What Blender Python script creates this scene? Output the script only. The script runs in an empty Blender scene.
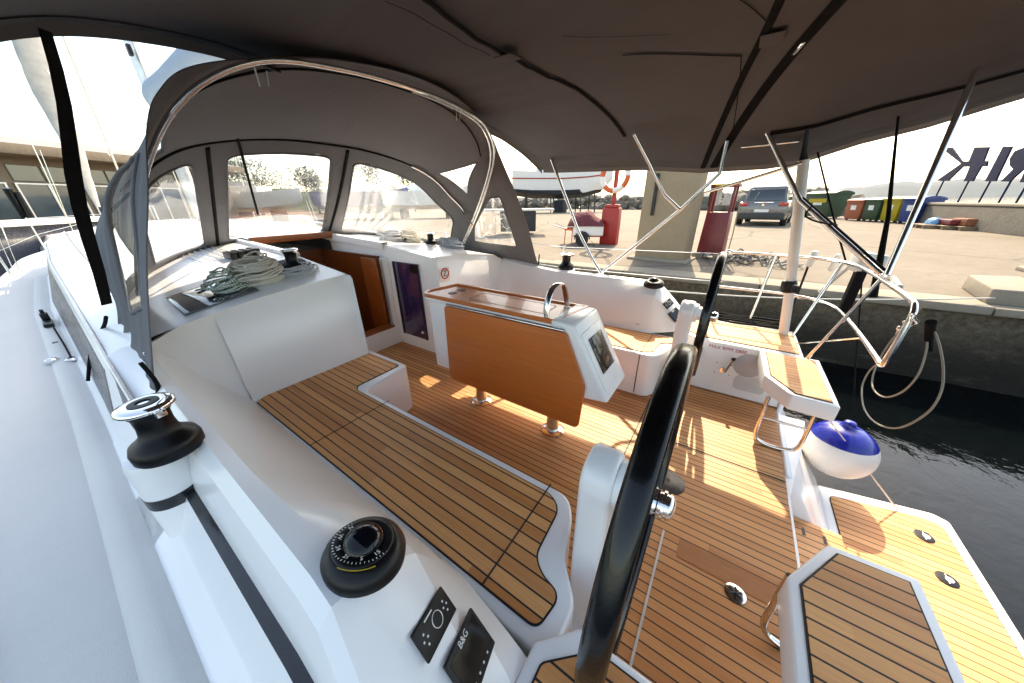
import bpy, bmesh, math, random
from mathutils import Vector, Matrix
random.seed(7)
sc = bpy.context.scene
C = sc.collection
R_ = math.radians
pi = math.pi

# ------------------------------------------------------------------ camera frame (metres, cockpit floor z = 0, bow +Y, starboard +X)
F = 310.0; EYE = 1.62
PIT = R_(24.2); YAW = R_(55.3); ROL = R_(-.85)
hd = Vector((math.sin(YAW), math.cos(YAW), 0)); rt = Vector((math.cos(YAW), -math.sin(YAW), 0)); zz = Vector((0, 0, 1))
fw = hd * math.cos(PIT) - zz * math.sin(PIT)
up = hd * math.sin(PIT) + zz * math.cos(PIT)
ax = rt * math.cos(ROL) + up * math.sin(ROL)
ay = -rt * math.sin(ROL) + up * math.cos(ROL)
def ray(px, py): return fw + ax * ((px - 512) / F) - ay * ((py - 341.5) / F)
def onz(px, py, z): d = ray(px, py); t = (z - EYE) / d.z; return Vector((d.x * t, d.y * t, z))
def onx(px, py, x): d = ray(px, py); t = x / d.x; return Vector((x, d.y * t, EYE + d.z * t))
def ony(px, py, y): d = ray(px, py); t = y / d.y; return Vector((d.x * t, y, EYE + d.z * t))
def ond(px, py, dist):
    d = ray(px, py); t = dist / math.hypot(d.x, d.y); return Vector((d.x * t, d.y * t, EYE + d.z * t))
def quay_z(x): return .2 + .025 * max(0, min(x, 17) - 7.1)
def ong(px, py):                         # a point on the gently rising quay
    d = ray(px, py); t = 6.0
    for _ in range(60): t = (quay_z(d.x * t) - EYE) / d.z
    return Vector((d.x * t, d.y * t, quay_z(d.x * t)))
def onplane(px, py, p0, n):
    d = ray(px, py); o = Vector((0, 0, EYE)); t = (p0 - o).dot(n) / d.dot(n); return o + d * t

# ------------------------------------------------------------------ mesh helpers
class MB:
    def __init__(s): s.v = []; s.f = []
    def add(s, vs, fs):
        k = len(s.v); s.v += [tuple(v) for v in vs]; s.f += [tuple(i + k for i in f) for f in fs]; return s
    def hexa(s, p):                     # 4 bottom (ccw), 4 top
        return s.add(p, [(3, 2, 1, 0), (4, 5, 6, 7), (0, 1, 5, 4), (1, 2, 6, 5), (2, 3, 7, 6), (3, 0, 4, 7)])
    def box(s, x0, y0, z0, x1, y1, z1):
        return s.hexa([(x0, y0, z0), (x1, y0, z0), (x1, y1, z0), (x0, y1, z0), (x0, y0, z1), (x1, y0, z1), (x1, y1, z1), (x0, y1, z1)])
    def obox(s, c, u, v, w, a, b, h):   # oriented box centred at c, half sizes a b h along u v w
        c = Vector(c); u = Vector(u).normalized() * a; v = Vector(v).normalized() * b; w = Vector(w).normalized() * h
        return s.hexa([c - u - v - w, c + u - v - w, c + u + v - w, c - u + v - w, c - u - v + w, c + u - v + w, c + u + v + w, c - u + v + w])
    def sweep(s, poly, off):            # polygon (3-D points) swept by off
        n = len(poly); off = Vector(off); a = [Vector(p) for p in poly]; b = [p + off for p in a]
        return s.add(a + b, [tuple(range(n))[::-1], tuple(range(n, 2 * n))] + [(i, (i + 1) % n, n + (i + 1) % n, n + i) for i in range(n)])
    def prism(s, poly, z0, z1): return s.sweep([(p[0], p[1], z0) for p in poly], (0, 0, z1 - z0))
    def loft(s, rings, closed=False, caps=False):
        n = len(rings[0]); vs = [p for r in rings for p in r]; fs = []
        for i in range(len(rings) - 1):
            for j in range(n if closed else n - 1):
                a = i * n + j; b = i * n + (j + 1) % n; fs.append((a, b, b + n, a + n))
        if caps: fs.append(tuple(range(n))[::-1]); fs.append(tuple(range((len(rings) - 1) * n, len(rings) * n)))
        return s.add(vs, fs)
    def tube(s, pts, r, n=10, closed=False, sq=None):
        pts = [Vector(p) for p in pts]; m = len(pts); rings = []
        rr = r if isinstance(r, (list, tuple)) else [r] * m
        ref = None
        for i in range(m):
            a = pts[(i - 1) % m] if (closed or i) else pts[0]; b = pts[(i + 1) % m] if (closed or i < m - 1) else pts[-1]
            t = (b - a).normalized() if (b - a).length > 1e-9 else Vector((0, 0, 1))
            if ref is None:
                ref = t.orthogonal().normalized()
            ref = (ref - t * ref.dot(t)); ref = ref.normalized() if ref.length > 1e-6 else t.orthogonal().normalized()
            q = t.cross(ref)
            rings.append([pts[i] + (ref * math.cos(2 * pi * k / n) + q * math.sin(2 * pi * k / n)) * rr[i] for k in range(n)])
        if closed: rings.append(rings[0])
        return s.loft(rings, True, not closed)
    def lathe(s, prof, c, axis=(0, 0, 1), n=32, caps=True):   # prof = [(r, h)]
        c = Vector(c); w = Vector(axis).normalized(); u = w.orthogonal().normalized(); v = w.cross(u)
        rings = [[c + w * h + (u * math.cos(2 * pi * k / n) + v * math.sin(2 * pi * k / n)) * max(r, 1e-4) for k in range(n)] for r, h in prof]
        return s.loft(rings, True, caps)
    def ball(s, c, r, n=16, sz=1.0):
        return s.lathe([(r * math.sin(pi * i / n), -r * sz * math.cos(pi * i / n)) for i in range(n + 1)], c, n=n * 2, caps=False)
    def build(s, name, mat, parent=None, bev=0, smooth=False, seg=3, ang=35, sub=0, recalc=True):
        me = bpy.data.meshes.new(name)
        org = wloc(parent) if parent else Vector((0, 0, 0))
        me.from_pydata([tuple(Vector(v) - org) for v in s.v], [], s.f)
        if recalc:
            bm = bmesh.new(); bm.from_mesh(me); bmesh.ops.remove_doubles(bm, verts=bm.verts, dist=1e-5)
            bmesh.ops.recalc_face_normals(bm, faces=bm.faces); bm.to_mesh(me); bm.free()
        me.materials.append(mat)
        o = bpy.data.objects.new(name, me); C.objects.link(o)
        if parent: o.parent = parent
        if sub:
            m = o.modifiers.new('sub', 'SUBSURF'); m.levels = sub; m.render_levels = sub
        if bev:
            m = o.modifiers.new('bevel', 'BEVEL'); m.width = bev; m.segments = seg; m.limit_method = 'ANGLE'; m.angle_limit = R_(ang); m.harden_normals = False
        if bev or smooth or sub:
            for p in me.polygons: p.use_smooth = True
            if not sub: me.set_sharp_from_angle(angle=R_(50)) if not bev else None
        return o
def wloc(o):
    v = Vector((0, 0, 0))
    while o: v += o.location; o = o.parent
    return v
def tag(o, label=None, cat=None, group=None, kind=None):
    if label: o['label'] = label
    if cat: o['category'] = cat
    if group: o['group'] = group
    if kind: o['kind'] = kind
    return o
def thing(name, loc, label, cat, group=None):
    o = bpy.data.objects.new(name, None); C.objects.link(o); o.location = loc; o.empty_display_size = .1
    return tag(o, label, cat, group)
def text(name, s, origin, right, upv, size, mat, parent, depth=.0008, shear=0.0, spacing=1.0):
    cu = bpy.data.curves.new(name, 'FONT'); cu.body = s; cu.size = size; cu.extrude = depth; cu.align_x = 'CENTER'; cu.align_y = 'CENTER'; cu.shear = shear; cu.space_character = spacing
    t = bpy.data.objects.new('tmp', cu); C.objects.link(t)
    dg = bpy.context.evaluated_depsgraph_get(); me = bpy.data.meshes.new_from_object(t.evaluated_get(dg)); bpy.data.objects.remove(t)
    r = Vector(right).normalized(); u = Vector(upv); u = (u - r * u.dot(r)).normalized(); n = r.cross(u)
    M = Matrix((r, u, n)).transposed(); org = wloc(parent)
    for v in me.vertices: v.co = M @ v.co + Vector(origin) - org
    me.name = name; me.materials.clear(); me.materials.append(mat)
    o = bpy.data.objects.new(name, me); C.objects.link(o); o.parent = parent
    return o
def rpoly(pts, rad, n=5):               # round the corners of a 2-D polygon; rad number or list
    out = []; m = len(pts)
    for i in range(m):
        p = Vector(pts[i]); a = Vector(pts[i - 1]); b = Vector(pts[(i + 1) % m])
        r = rad[i] if isinstance(rad, (list, tuple)) else rad
        if r <= 0: out.append(tuple(p)); continue
        u = (a - p).normalized(); w = (b - p).normalized(); l = min(r, (a - p).length * .48, (b - p).length * .48)
        for k in range(n + 1):
            t = k / n; q = (p + u * l) * (1 - t) ** 2 + p * 2 * t * (1 - t) + (p + w * l) * t * t; out.append(tuple(q))
    return out
def inset(pts, d):                       # shrink a 2-D polygon by d (positive = smaller)
    m = len(pts); A = sum(pts[i][0] * pts[(i + 1) % m][1] - pts[(i + 1) % m][0] * pts[i][1] for i in range(m)); sg = 1 if A > 0 else -1
    out = []
    for i in range(m):
        p = Vector(pts[i]); a = (p - Vector(pts[i - 1])); b = (Vector(pts[(i + 1) % m]) - p)
        a = a.normalized(); b = b.normalized(); na = Vector((-a.y, a.x)) * sg; nb = Vector((-b.y, b.x)) * sg
        k = (na + nb); k = k.normalized() if k.length > 1e-6 else na
        c = max(.35, k.dot(na)); out.append(tuple(p + k * d / c))
    return out
def arc(p0, p1, p2, n=10):
    p0, p1, p2 = Vector(p0), Vector(p1), Vector(p2)
    return [p0 * (1 - t) ** 2 + p1 * 2 * t * (1 - t) + p2 * t * t for t in [i / n for i in range(n + 1)]]
def smoothpath(pts, n=8, closed=False):
    pts = [Vector(p) for p in pts]; m = len(pts); out = []
    rng = range(m if closed else m - 1)
    for i in rng:
        a = pts[(i - 1) % m] if (closed or i > 0) else pts[0]; b = pts[i]; c = pts[(i + 1) % m]; d = pts[(i + 2) % m] if (closed or i < m - 2) else pts[-1]
        for k in range(n):
            t = k / n; out.append(.5 * ((2 * b) + (c - a) * t + (2 * a - 5 * b + 4 * c - d) * t * t + (3 * b - a - 3 * c + d) * t ** 3))
    if not closed: out.append(pts[-1])
    return out

# ------------------------------------------------------------------ materials
class NT:
    def __init__(s, name):
        s.m = bpy.data.materials.new(name); s.m.use_nodes = True; s.t = s.m.node_tree; s.b = s.t.nodes['Principled BSDF']; s.N = s.t.nodes; s.L = s.t.links
        s.co = s.N.new('ShaderNodeTexCoord').outputs['Object']
    def n(s, t, **k):
        x = s.N.new(t)
        for a, b in k.items():
            if a in x.inputs: x.inputs[a].default_value = b
            else: setattr(x, a, b)
        return x
    def noise(s, scale, detail=4, rough=.5, vec=None, dist=0):
        x = s.n('ShaderNodeTexNoise'); x.inputs['Scale'].default_value = scale; x.inputs['Detail'].default_value = detail; x.inputs['Roughness'].default_value = rough; x.inputs['Distortion'].default_value = dist
        s.L.new(vec or s.co, x.inputs['Vector']); return x.outputs['Fac']
    def map(s, sc_=(1, 1, 1), rot=(0, 0, 0)):
        x = s.n('ShaderNodeMapping'); x.inputs['Scale'].default_value = sc_; x.inputs['Rotation'].default_value = rot; s.L.new(s.co, x.inputs['Vector']); return x.outputs[0]
    def ramp(s, fac, stops):
        x = s.n('ShaderNodeValToRGB'); e = x.color_ramp.elements
        while len(e) < len(stops): e.new(.5)
        for i, (p, c) in enumerate(stops):
            e[i].position = p; e[i].color = (c[0], c[1], c[2], 1) if not isinstance(c, (int, float)) else (c, c, c, 1)
        s.L.new(fac, x.inputs[0]); return x.outputs[0]
    def math(s, op, a, b=None, c=None):
        x = s.n('ShaderNodeMath'); x.operation = op
        for i, q in enumerate((a, b, c)):
            if q is None: continue
            if isinstance(q, (int, float)): x.inputs[i].default_value = q
            else: s.L.new(q, x.inputs[i])
        return x.outputs[0]
    def mix(s, fac, a, b, mode='MIX'):
        x = s.n('ShaderNodeMix'); x.data_type = 'RGBA'; x.blend_type = mode
        for i, q in ((0, fac), (6, a), (7, b)):
            if isinstance(q, (int, float)): x.inputs[i].default_value = q
            elif isinstance(q, (tuple, list)): x.inputs[i].default_value = (q[0], q[1], q[2], 1)
            else: s.L.new(q, x.inputs[i])
        return x.outputs[2]
    def bump(s, h, st=.2, d=.002):
        x = s.n('ShaderNodeBump'); x.inputs['Strength'].default_value = st; x.inputs['Distance'].default_value = d; s.L.new(h, x.inputs['Height']); s.L.new(x.outputs[0], s.b.inputs['Normal'])
    def set(s, **k):
        for a, v in k.items():
            i = s.b.inputs[{'col': 'Base Color', 'rough': 'Roughness', 'metal': 'Metallic', 'spec': 'Specular IOR Level', 'coat': 'Coat Weight', 'alpha': 'Alpha', 'trans': 'Transmission Weight', 'ior': 'IOR', 'sss': 'Subsurface Weight', 'emc': 'Emission Color', 'ems': 'Emission Strength'}[a]]
            if isinstance(v, (int, float)): i.default_value = v
            elif isinstance(v, (tuple, list)): i.default_value = (v[0], v[1], v[2], 1)
            else: s.L.new(v, i)
        return s
def plain(name, col, rough=.5, metal=0, var=.12, scale=6, bump=.0, bscale=60, coat=0, spec=.5, stretch=None):
    n = NT(name); vec = n.map(stretch) if stretch else None
    f = n.noise(scale, 5, .6, vec)
    a = tuple(c * (1 - var) for c in col); b = tuple(min(1, c * (1 + var * .6)) for c in col)
    n.set(col=n.ramp(f, [(.3, a), (.7, b)]), metal=metal, coat=coat, spec=spec)
    rr = n.ramp(n.noise(scale * 2.3, 4), [(.3, max(0, rough - .06)), (.7, min(1, rough + .08))]); n.set(rough=rr)
    if bump: n.bump(n.noise(bscale, 3), bump, .003)
    return n.m
M = {}
def gel(name, col=(.86, .86, .86)):
    n = NT(name); g = n.noise(1.3, 6, .65); s2 = n.noise(22, 5, .7)
    c = n.mix(n.math('MULTIPLY', n.ramp(g, [(.4, 0), (.75, 1)]), .10), col, tuple(q * .84 for q in col))
    n.set(col=c, rough=.27, coat=.15); n.b.inputs['Coat Roughness'].default_value = .12
    return n.m
M['gel'] = gel('white gelcoat')
def antislip():
    n = NT('moulded non-slip gelcoat'); v = n.n('ShaderNodeTexVoronoi'); v.inputs['Scale'].default_value = 190; n.L.new(n.co, v.inputs['Vector'])
    g = n.noise(2.2, 6, .7); s2 = n.noise(11, 6, .75)
    c = n.mix(n.ramp(g, [(.35, 0), (.8, .35)]), (.58, .575, .56), (.46, .46, .45)); c = n.mix(n.ramp(s2, [(.55, 0), (.75, .22)]), c, (.5, .5, .48))
    n.set(col=c, rough=.5); n.bump(v.outputs['Distance'], .35, .0015); return n.m
M['deck'] = antislip()
def teak(name, w=.05, dark=1.0, axis='X', seam=.085, phase=0.0, glossy=.55, caulk=(.012, .011, .010)):
    n = NT(name); sp = n.n('ShaderNodeSeparateXYZ'); n.L.new(n.co, sp.inputs[0]); X = sp.outputs['X' if axis == 'X' else 'Y']; Y = sp.outputs['Y' if axis == 'X' else 'X']
    u = n.math('DIVIDE', n.math('ADD', X, 40 + phase), w); idx = n.math('FLOOR', u); fr = n.math('FRACT', u)
    d = n.math('ABSOLUTE', n.math('SUBTRACT', fr, .5))
    wn = n.n('ShaderNodeTexWhiteNoise', noise_dimensions='1D'); n.L.new(idx, wn.inputs['W'])
    off = n.math('MULTIPLY', wn.outputs['Value'], 37.0)
    seg = n.math('FLOOR', n.math('DIVIDE', n.math('ADD', Y, off), 1.7))
    wn2 = n.n('ShaderNodeTexWhiteNoise', noise_dimensions='2D'); cb = n.n('ShaderNodeCombineXYZ'); n.L.new(idx, cb.inputs[0]); n.L.new(seg, cb.inputs[1]); n.L.new(cb.outputs[0], wn2.inputs['Vector'])
    gv = n.n('ShaderNodeCombineXYZ'); n.L.new(n.math('MULTIPLY', X, 160.0), gv.inputs[0]); n.L.new(n.math('ADD', n.math('MULTIPLY', Y, 5.0), off), gv.inputs[1]); n.L.new(off, gv.inputs[2])
    gr = n.noise(1.0, 6, .65, gv.outputs[0], .4)
    gv2 = n.n('ShaderNodeCombineXYZ'); n.L.new(n.math('MULTIPLY', X, 38.0), gv2.inputs[0]); n.L.new(n.math('ADD', n.math('MULTIPLY', Y, 1.6), off), gv2.inputs[1]); n.L.new(off, gv2.inputs[2])
    gr2 = n.noise(1.0, 3, .5, gv2.outputs[0], .2)
    k = dark
    base = n.ramp(wn2.outputs['Value'], [(0, (.44 * k, .160 * k, .046 * k)), (.3, (.64 * k, .275 * k, .088 * k)), (.65, (.76 * k, .38 * k, .145 * k)), (1, (.58 * k, .225 * k, .068 * k))])
    c = n.mix(n.ramp(gr, [(.3, 0), (.72, .5)]), base, (.40 * k, .135 * k, .036 * k))
    c = n.mix(n.ramp(gr2, [(.35, 0), (.7, .35)]), c, (.74 * k, .37 * k, .13 * k))
    c = n.mix(n.ramp(n.noise(2.2, 6, .72), [(.42, 0), (.75, .35)]), c, (.46, .27, .15)); c = n.mix(n.ramp(n.noise(7.0, 6, .8), [(.60, 0), (.72, .25)]), c, (.30, .13, .05))
    cm = n.ramp(d, [(.5 - seam - .012, 0), (.5 - seam, 1)])
    c = n.mix(cm, c, caulk); n.set(col=c, rough=n.mix(cm, (glossy,) * 3, (.7, .7, .7)))
    h = n.math('SUBTRACT', n.math('MULTIPLY', gr, .25), cm); n.bump(h, .35, .002); return n.m
M['teak'] = teak('teak planking seats', .0505, 1.12, seam=.055, phase=.019)
M['teakf'] = teak('teak planking floor', .046, .97, seam=.055, phase=.012)
M['teakc'] = teak('sunlit teak planking', .046, 1.15, seam=.035, phase=.0)  # paler seat teak for the starboard helm, sunlight put into the colour
def veneer(name, axis='Y', k=1.0):
    n = NT(name); s_ = {'Y': (26, 1.4, 40), 'X': (1.4, 26, 40)}[axis]
    a = n.noise(1, 6, .6, n.map(s_), .6); b = n.noise(1, 3, .5, n.map(tuple(q * .22 for q in s_)), .3)
    c = n.ramp(a, [(.25, (.48 * k, .112 * k, .020 * k)), (.75, (.64 * k, .175 * k, .034 * k))]); c = n.mix(n.ramp(b, [(.4, 0), (.7, .5)]), c, (.52 * k, .125 * k, .022 * k))
    n.set(col=c, rough=.32, coat=.25); n.bump(a, .06, .001); return n.m
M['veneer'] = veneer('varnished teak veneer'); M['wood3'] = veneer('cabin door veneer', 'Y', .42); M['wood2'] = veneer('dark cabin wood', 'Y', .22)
M['black'] = plain('black plastic', (.004, .004, .005), .35, bump=.05, bscale=200, spec=.3)
M['blackg'] = plain('black gloss carbon', (.0025, .0025, .003), .24, coat=.25, var=.05, spec=.3)
M['rubber'] = plain('black caulk', (.012, .012, .012), .6)
M['webbing'] = plain('black webbing', (.004, .004, .005), .85, spec=.2, bump=.4, bscale=500)
M['drum'] = plain('anodised winch drum', (.004, .004, .005), .36, bump=.1, bscale=260, spec=.25)
M['steel'] = plain('polished stainless steel', (.78, .77, .75), .13, 1.0, var=.05)
M['satin'] = plain('satin aluminium', (.62, .62, .62), .38, .85, var=.06)
M['chrome'] = plain('chrome', (.85, .85, .86), .07, 1.0, var=.03)
M['smoke'] = plain('smoked window strip', (.018, .018, .022), .25, coat=.2, var=.05)
M['window'] = plain('hull window glass', (.045, .043, .055), .30, coat=.1, var=.06)
M['hatchglass'] = plain('tinted hatch glass', (.06, .075, .09), .06, coat=1.0, var=.05)
M['purple'] = plain('tinted acrylic door', (.035, .022, .075), .12, coat=.7, var=.1)
def cloth(name, col, weave=900, wr=.35, fold=1.2):
    n = NT(name); a = n.noise(weave, 2, .5); b = n.noise(fold * 2, 3, .55, n.map((1, .35, 1)), 1.2); s = n.noise(5, 5, .7)
    c = n.mix(n.ramp(s, [(.3, 0), (.8, .35)]), col, tuple(q * .72 for q in col)); c = n.mix(n.ramp(a, [(.3, 0), (.7, .25)]), c, tuple(q * .6 for q in col))
    n.set(col=c, rough=.85, spec=.25); h = n.math('ADD', n.math('MULTIPLY', b, 14.0), n.math('MULTIPLY', a, .4)); n.bump(h, wr, .004); return n
cn = cloth('taupe acrylic canvas', (.128, .132, .146))
# canvas lets a little daylight through
tr = cn.n('ShaderNodeBsdfTranslucent'); tr.inputs[0].default_value = (.10, .08, .065, 1); mx = cn.n('ShaderNodeMixShader'); mx.inputs[0].default_value = .10
out = cn.N['Material Output']; cn.L.new(cn.b.outputs[0], mx.inputs[1]); cn.L.new(tr.outputs[0], mx.inputs[2]); cn.L.new(mx.outputs[0], out.inputs[0])
M['canvas'] = cn.m
M['canvas2'] = cloth('grey dodger canvas', (.165, .165, .175), wr=.45).m
M['sailcover'] = cloth('pale blue sail cover', (.42, .50, .58), wr=.5).m
def vinyl():
    n = NT('clear creased vinyl'); a = n.noise(4.0, 3, .5, n.map((1, 1, .6)), 1.0); n.bump(a, .12, .02)
    bp = [q for q in n.N if q.type == 'BUMP'][0]
    t = n.n('ShaderNodeBsdfTransparent'); t.inputs[0].default_value = (.95, .96, .97, 1)
    g = n.n('ShaderNodeBsdfGlossy'); g.inputs['Roughness'].default_value = .10; n.L.new(bp.outputs[0], g.inputs['Normal'])
    df = n.n('ShaderNodeBsdfTranslucent'); df.inputs[0].default_value = (.85, .88, .92, 1); d2 = n.n('ShaderNodeBsdfDiffuse'); d2.inputs[0].default_value = (.8, .83, .86, 1)
    md_ = n.n('ShaderNodeMixShader'); md_.inputs[0].default_value = .5; n.L.new(df.outputs[0], md_.inputs[1]); n.L.new(d2.outputs[0], md_.inputs[2])
    v = n.n('ShaderNodeTexVoronoi'); v.feature = 'DISTANCE_TO_EDGE'; v.inputs['Scale'].default_value = 4.5
    w_ = n.n('ShaderNodeTexNoise'); w_.inputs['Scale'].default_value = 5; n.L.new(n.co, w_.inputs['Vector']); n.L.new(n.mix(.35, n.map((1, 1, .7), (.3, .5, .2)), w_.outputs['Color']), v.inputs['Vector'])
    crease = n.math('MULTIPLY', n.ramp(v.outputs['Distance'], [(.0, .55), (.012, .12), (.05, .0)]), n.ramp(n.noise(2.2, 2), [(.40, 0), (.58, 1)]))
    veil = n.ramp(n.noise(2.8, 4, .6, None, .8), [(.42, .03), (.7, .16)])
    f = n.math('MAXIMUM', crease, veil)
    m1 = n.n('ShaderNodeMixShader'); n.L.new(f, m1.inputs[0]); n.L.new(t.outputs[0], m1.inputs[1]); n.L.new(md_.outputs[0], m1.inputs[2])
    fr = n.n('ShaderNodeFresnel'); fr.inputs[0].default_value = 1.35
    m2 = n.n('ShaderNodeMixShader'); n.L.new(n.math('MULTIPLY', fr.outputs[0], .30), m2.inputs[0]); n.L.new(m1.outputs[0], m2.inputs[1]); n.L.new(g.outputs[0], m2.inputs[2])
    n.L.new(m2.outputs[0], n.N['Material Output'].inputs[0]); return n.m
M['vinyl'] = vinyl()
def rope(name, c1, c2, s=140):
    n = NT(name); w = n.n('ShaderNodeTexWave'); w.inputs['Scale'].default_value = s; w.inputs['Distortion'].default_value = 3; w.inputs['Detail'].default_value = 1; n.L.new(n.map((1, 1, .8), (.6, .4, .7)), w.inputs['Vector'])
    n.set(col=n.ramp(n.math('MULTIPLY', w.outputs['Fac'], n.noise(60, 2)), [(.10, c2), (.26, c1)]), rough=.85); n.bump(w.outputs['Fac'], .4, .002); return n.m
M['ropew'] = rope('white braided rope', (.72, .69, .62), (.50, .47, .41))
M['ropeg'] = rope('white rope with green fleck', (.66, .70, .66), (.06, .20, .15), 30)
M['ropeb'] = rope('white rope with blue fleck', (.70, .71, .72), (.06, .09, .17), 30)
M['white'] = plain('white plastic', (.78, .77, .74), .35, var=.06)
M['offwhite'] = plain('weathered white', (.62, .60, .56), .55, var=.15)
M['red'] = plain('red paint', (.34, .012, .010), .42, var=.15, bump=.1)
M['maroon'] = plain('maroon enamel', (.15, .012, .018), .4, var=.2, bump=.1)
M['maroonc'] = cloth('maroon tarpaulin', (.15, .04, .05), wr=.9, fold=3).m
M['orange'] = plain('orange lifebuoy', (.62, .12, .03), .5)
M['navy'] = plain('navy sign board', (.004, .008, .040), .6, var=.1, spec=.1)
M['blue'] = plain('blue vinyl', (.005, .014, .26), .25, coat=.3)
M['yellow'] = plain('yellow bin', (.40, .30, .010), .5); M['green'] = plain('green bin', (.012, .045, .016), .5, var=.2); M['bluebin'] = plain('blue bin', (.008, .035, .17), .45); M['orangebin'] = plain('orange bin', (.30, .075, .03), .5)
M['tyre'] = plain('tyre rubber', (.02, .02, .02), .8, var=.2, bump=.3)
M['carpaint'] = plain('grey brown car paint', (.17, .165, .16), .3, .5, coat=.5, var=.06)
M['carglass'] = plain('car glass', (.015, .018, .02), .05, coat=1)
M['taillamp'] = plain('red tail lamp', (.45, .01, .01), .15, coat=.8)
M['paper'] = plain('printed label', (.75, .75, .72), .6)
M['textdark'] = plain('dark print', (.02, .02, .025), .6); M['textred'] = plain('red print', (.45, .03, .05), .6); M['textwhite'] = plain('white print', (.8, .8, .8), .6)
M['screen'] = plain('dark display', (.003, .004, .006), .12, coat=.0, spec=.35)
M['pine'] = plain('weathered timber', (.30, .22, .14), .8, var=.35, stretch=(3, 30, 3), bump=.3)
def conc(name, col, big=.5, stain=.5, crack=False, sc_=1.0, bs=.5):
    n = NT(name); a = n.noise(.35 * sc_, 6, .65); b = n.noise(3.5 * sc_, 8, .7); f = n.noise(60, 4, .7)
    c = n.mix(n.ramp(a, [(.35, 0), (.7, big)]), col, tuple(q * .66 for q in col)); c = n.mix(n.ramp(b, [(.45, 0), (.8, stain)]), c, tuple(q * .5 for q in col))
    c = n.mix(n.ramp(f, [(.35, .0), (.7, .25)]), c, tuple(min(1, q * 1.35) for q in col))
    if crack:
        v = n.n('ShaderNodeTexVoronoi'); v.feature = 'DISTANCE_TO_EDGE'; v.inputs['Scale'].default_value = .28; n.L.new(n.mix(.25, n.co, n.n('ShaderNodeTexNoise').outputs['Color']), v.inputs['Vector'])
        c = n.mix(n.ramp(v.outputs['Distance'], [(.004, .55), (.012, 0)]), c, tuple(q * .3 for q in col))
    n.set(col=c, rough=.9, spec=.25); n.bump(n.math('ADD', n.math('MULTIPLY', b, 3.0), f), bs, .012); return n.m
M['quay'] = conc('worn quay concrete', (.185, .155, .122), .6, .6, True)
def wallmat():
    n = NT('quay wall darkening downward'); sp = n.n('ShaderNodeSeparateXYZ'); n.L.new(n.co, sp.inputs[0]); b = n.noise(1.6, 9, .75); f = n.noise(14, 8, .75); st = n.noise(1, 5, .7, n.map((.3, 1.1, 5.5)))
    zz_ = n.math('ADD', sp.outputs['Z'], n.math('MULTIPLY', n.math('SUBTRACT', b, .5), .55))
    c = n.ramp(n.math('MULTIPLY_ADD', zz_, .5, .5), [(.05, (.008, .007, .005)), (.22, (.025, .019, .012)), (.36, (.12, .093, .060)), (.56, (.26, .205, .14))])  # colour runs from brown at the top to near black at the foot
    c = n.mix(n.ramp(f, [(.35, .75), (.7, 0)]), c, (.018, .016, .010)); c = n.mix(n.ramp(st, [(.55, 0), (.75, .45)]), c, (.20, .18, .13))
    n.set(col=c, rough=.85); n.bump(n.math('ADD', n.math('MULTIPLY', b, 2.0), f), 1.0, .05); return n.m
M['quaywall'] = wallmat()
M['pillar'] = conc('board-marked concrete', (.30, .235, .155), .3, .3, sc_=2)
M['block'] = conc('pale concrete block', (.27, .235, .185), .3, .35, sc_=2)
M['rock'] = conc('breakwater rock', (.17, .155, .13), .6, .6, sc_=3, bs=1)
M['plaster'] = conc('aged plaster', (.24, .19, .14), .25, .25)
def water():
    n = NT('harbour water'); w = n.n('ShaderNodeTexCoord').outputs['Object']
    a = n.noise(2.1, 4, .55, n.map((1, 1.3, 1)), .8); b = n.noise(9, 3, .5, None, .5); c = n.noise(.35, 2)
    n.set(col=(.001, .002, .0025), rough=.015, ior=1.33, spec=.5); n.bump(n.math('ADD', n.math('MULTIPLY', a, 1.6), n.math('ADD', n.math('MULTIPLY', b, .45), n.math('MULTIPLY', c, 1.2))), .16, .03); return n.m
M['water'] = water()
M['hill'] = plain('haze-blue wooded hills', (.015, .028, .036), .95, var=.3, scale=.002)  # blue of the distant haze is mixed into the woodland colour
M['foliage'] = plain('dark scrub foliage', (.035, .055, .025), .8, var=.5, scale=2)
M['bglass'] = plain('shop window glass', (.05, .075, .09), .05, coat=1, var=.3, scale=.6)
M['dinghy'] = plain('navy hull paint', (.012, .016, .03), .25, coat=.5)
M['antifoul'] = plain('dark antifouling', (.015, .018, .025), .7)

XC = 1.77
def mir(x): return 2 * XC - x

# ================================================================== THE YACHT
yacht = thing('sailing_yacht', (XC, 0, 0), 'white sailing yacht with teak cockpit, taupe bimini and spray hood, moored beside the quay', 'yacht')
def interp(tab, y):
    if y <= tab[0][0]: return tab[0][1]
    for (a, p), (b, q) in zip(tab, tab[1:]):
        if y <= b: t = (y - a) / (b - a); return p + (q - p) * t
    return tab[-1][1]
beam = [(-.65, 1.96), (0, 2.12), (1, 2.26), (2, 2.33), (4, 2.38), (6, 2.37), (8, 2.29), (10, 2.05), (12, 1.42), (13, .85), (14, .02)]
sheer = [(-.65, .44), (2, .45), (3, .48), (6, .61), (9, .77), (12, .93), (14, 1.02)]
ys = [-.65, -.3, 0, .5, 1, 1.5, 2, 2.5, 3, 4, 5, 6, 7, 8, 9, 10, 11, 12, 13, 14]
# hull: outer skin, one closed shell below the deck
rings = []
for y in ys:
    b = interp(beam, y); z = interp(sheer, y); r = []
    for x, zq in ((-b, z - .02), (-b * .995, z - .25), (-b * .97, -.2), (-b * .9, -.8), (-b * .55, -1.25), (0, -1.4)): r.append((XC + x, y, zq))
    for x, zq in ((b * .55, -1.25), (b * .9, -.8), (b * .97, -.2), (b * .995, z - .25), (b, z - .02)): r.append((XC + x, y, zq))
    rings.append(r)
MB().loft(rings).build('hull', M['gel'], yacht, smooth=True)
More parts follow.
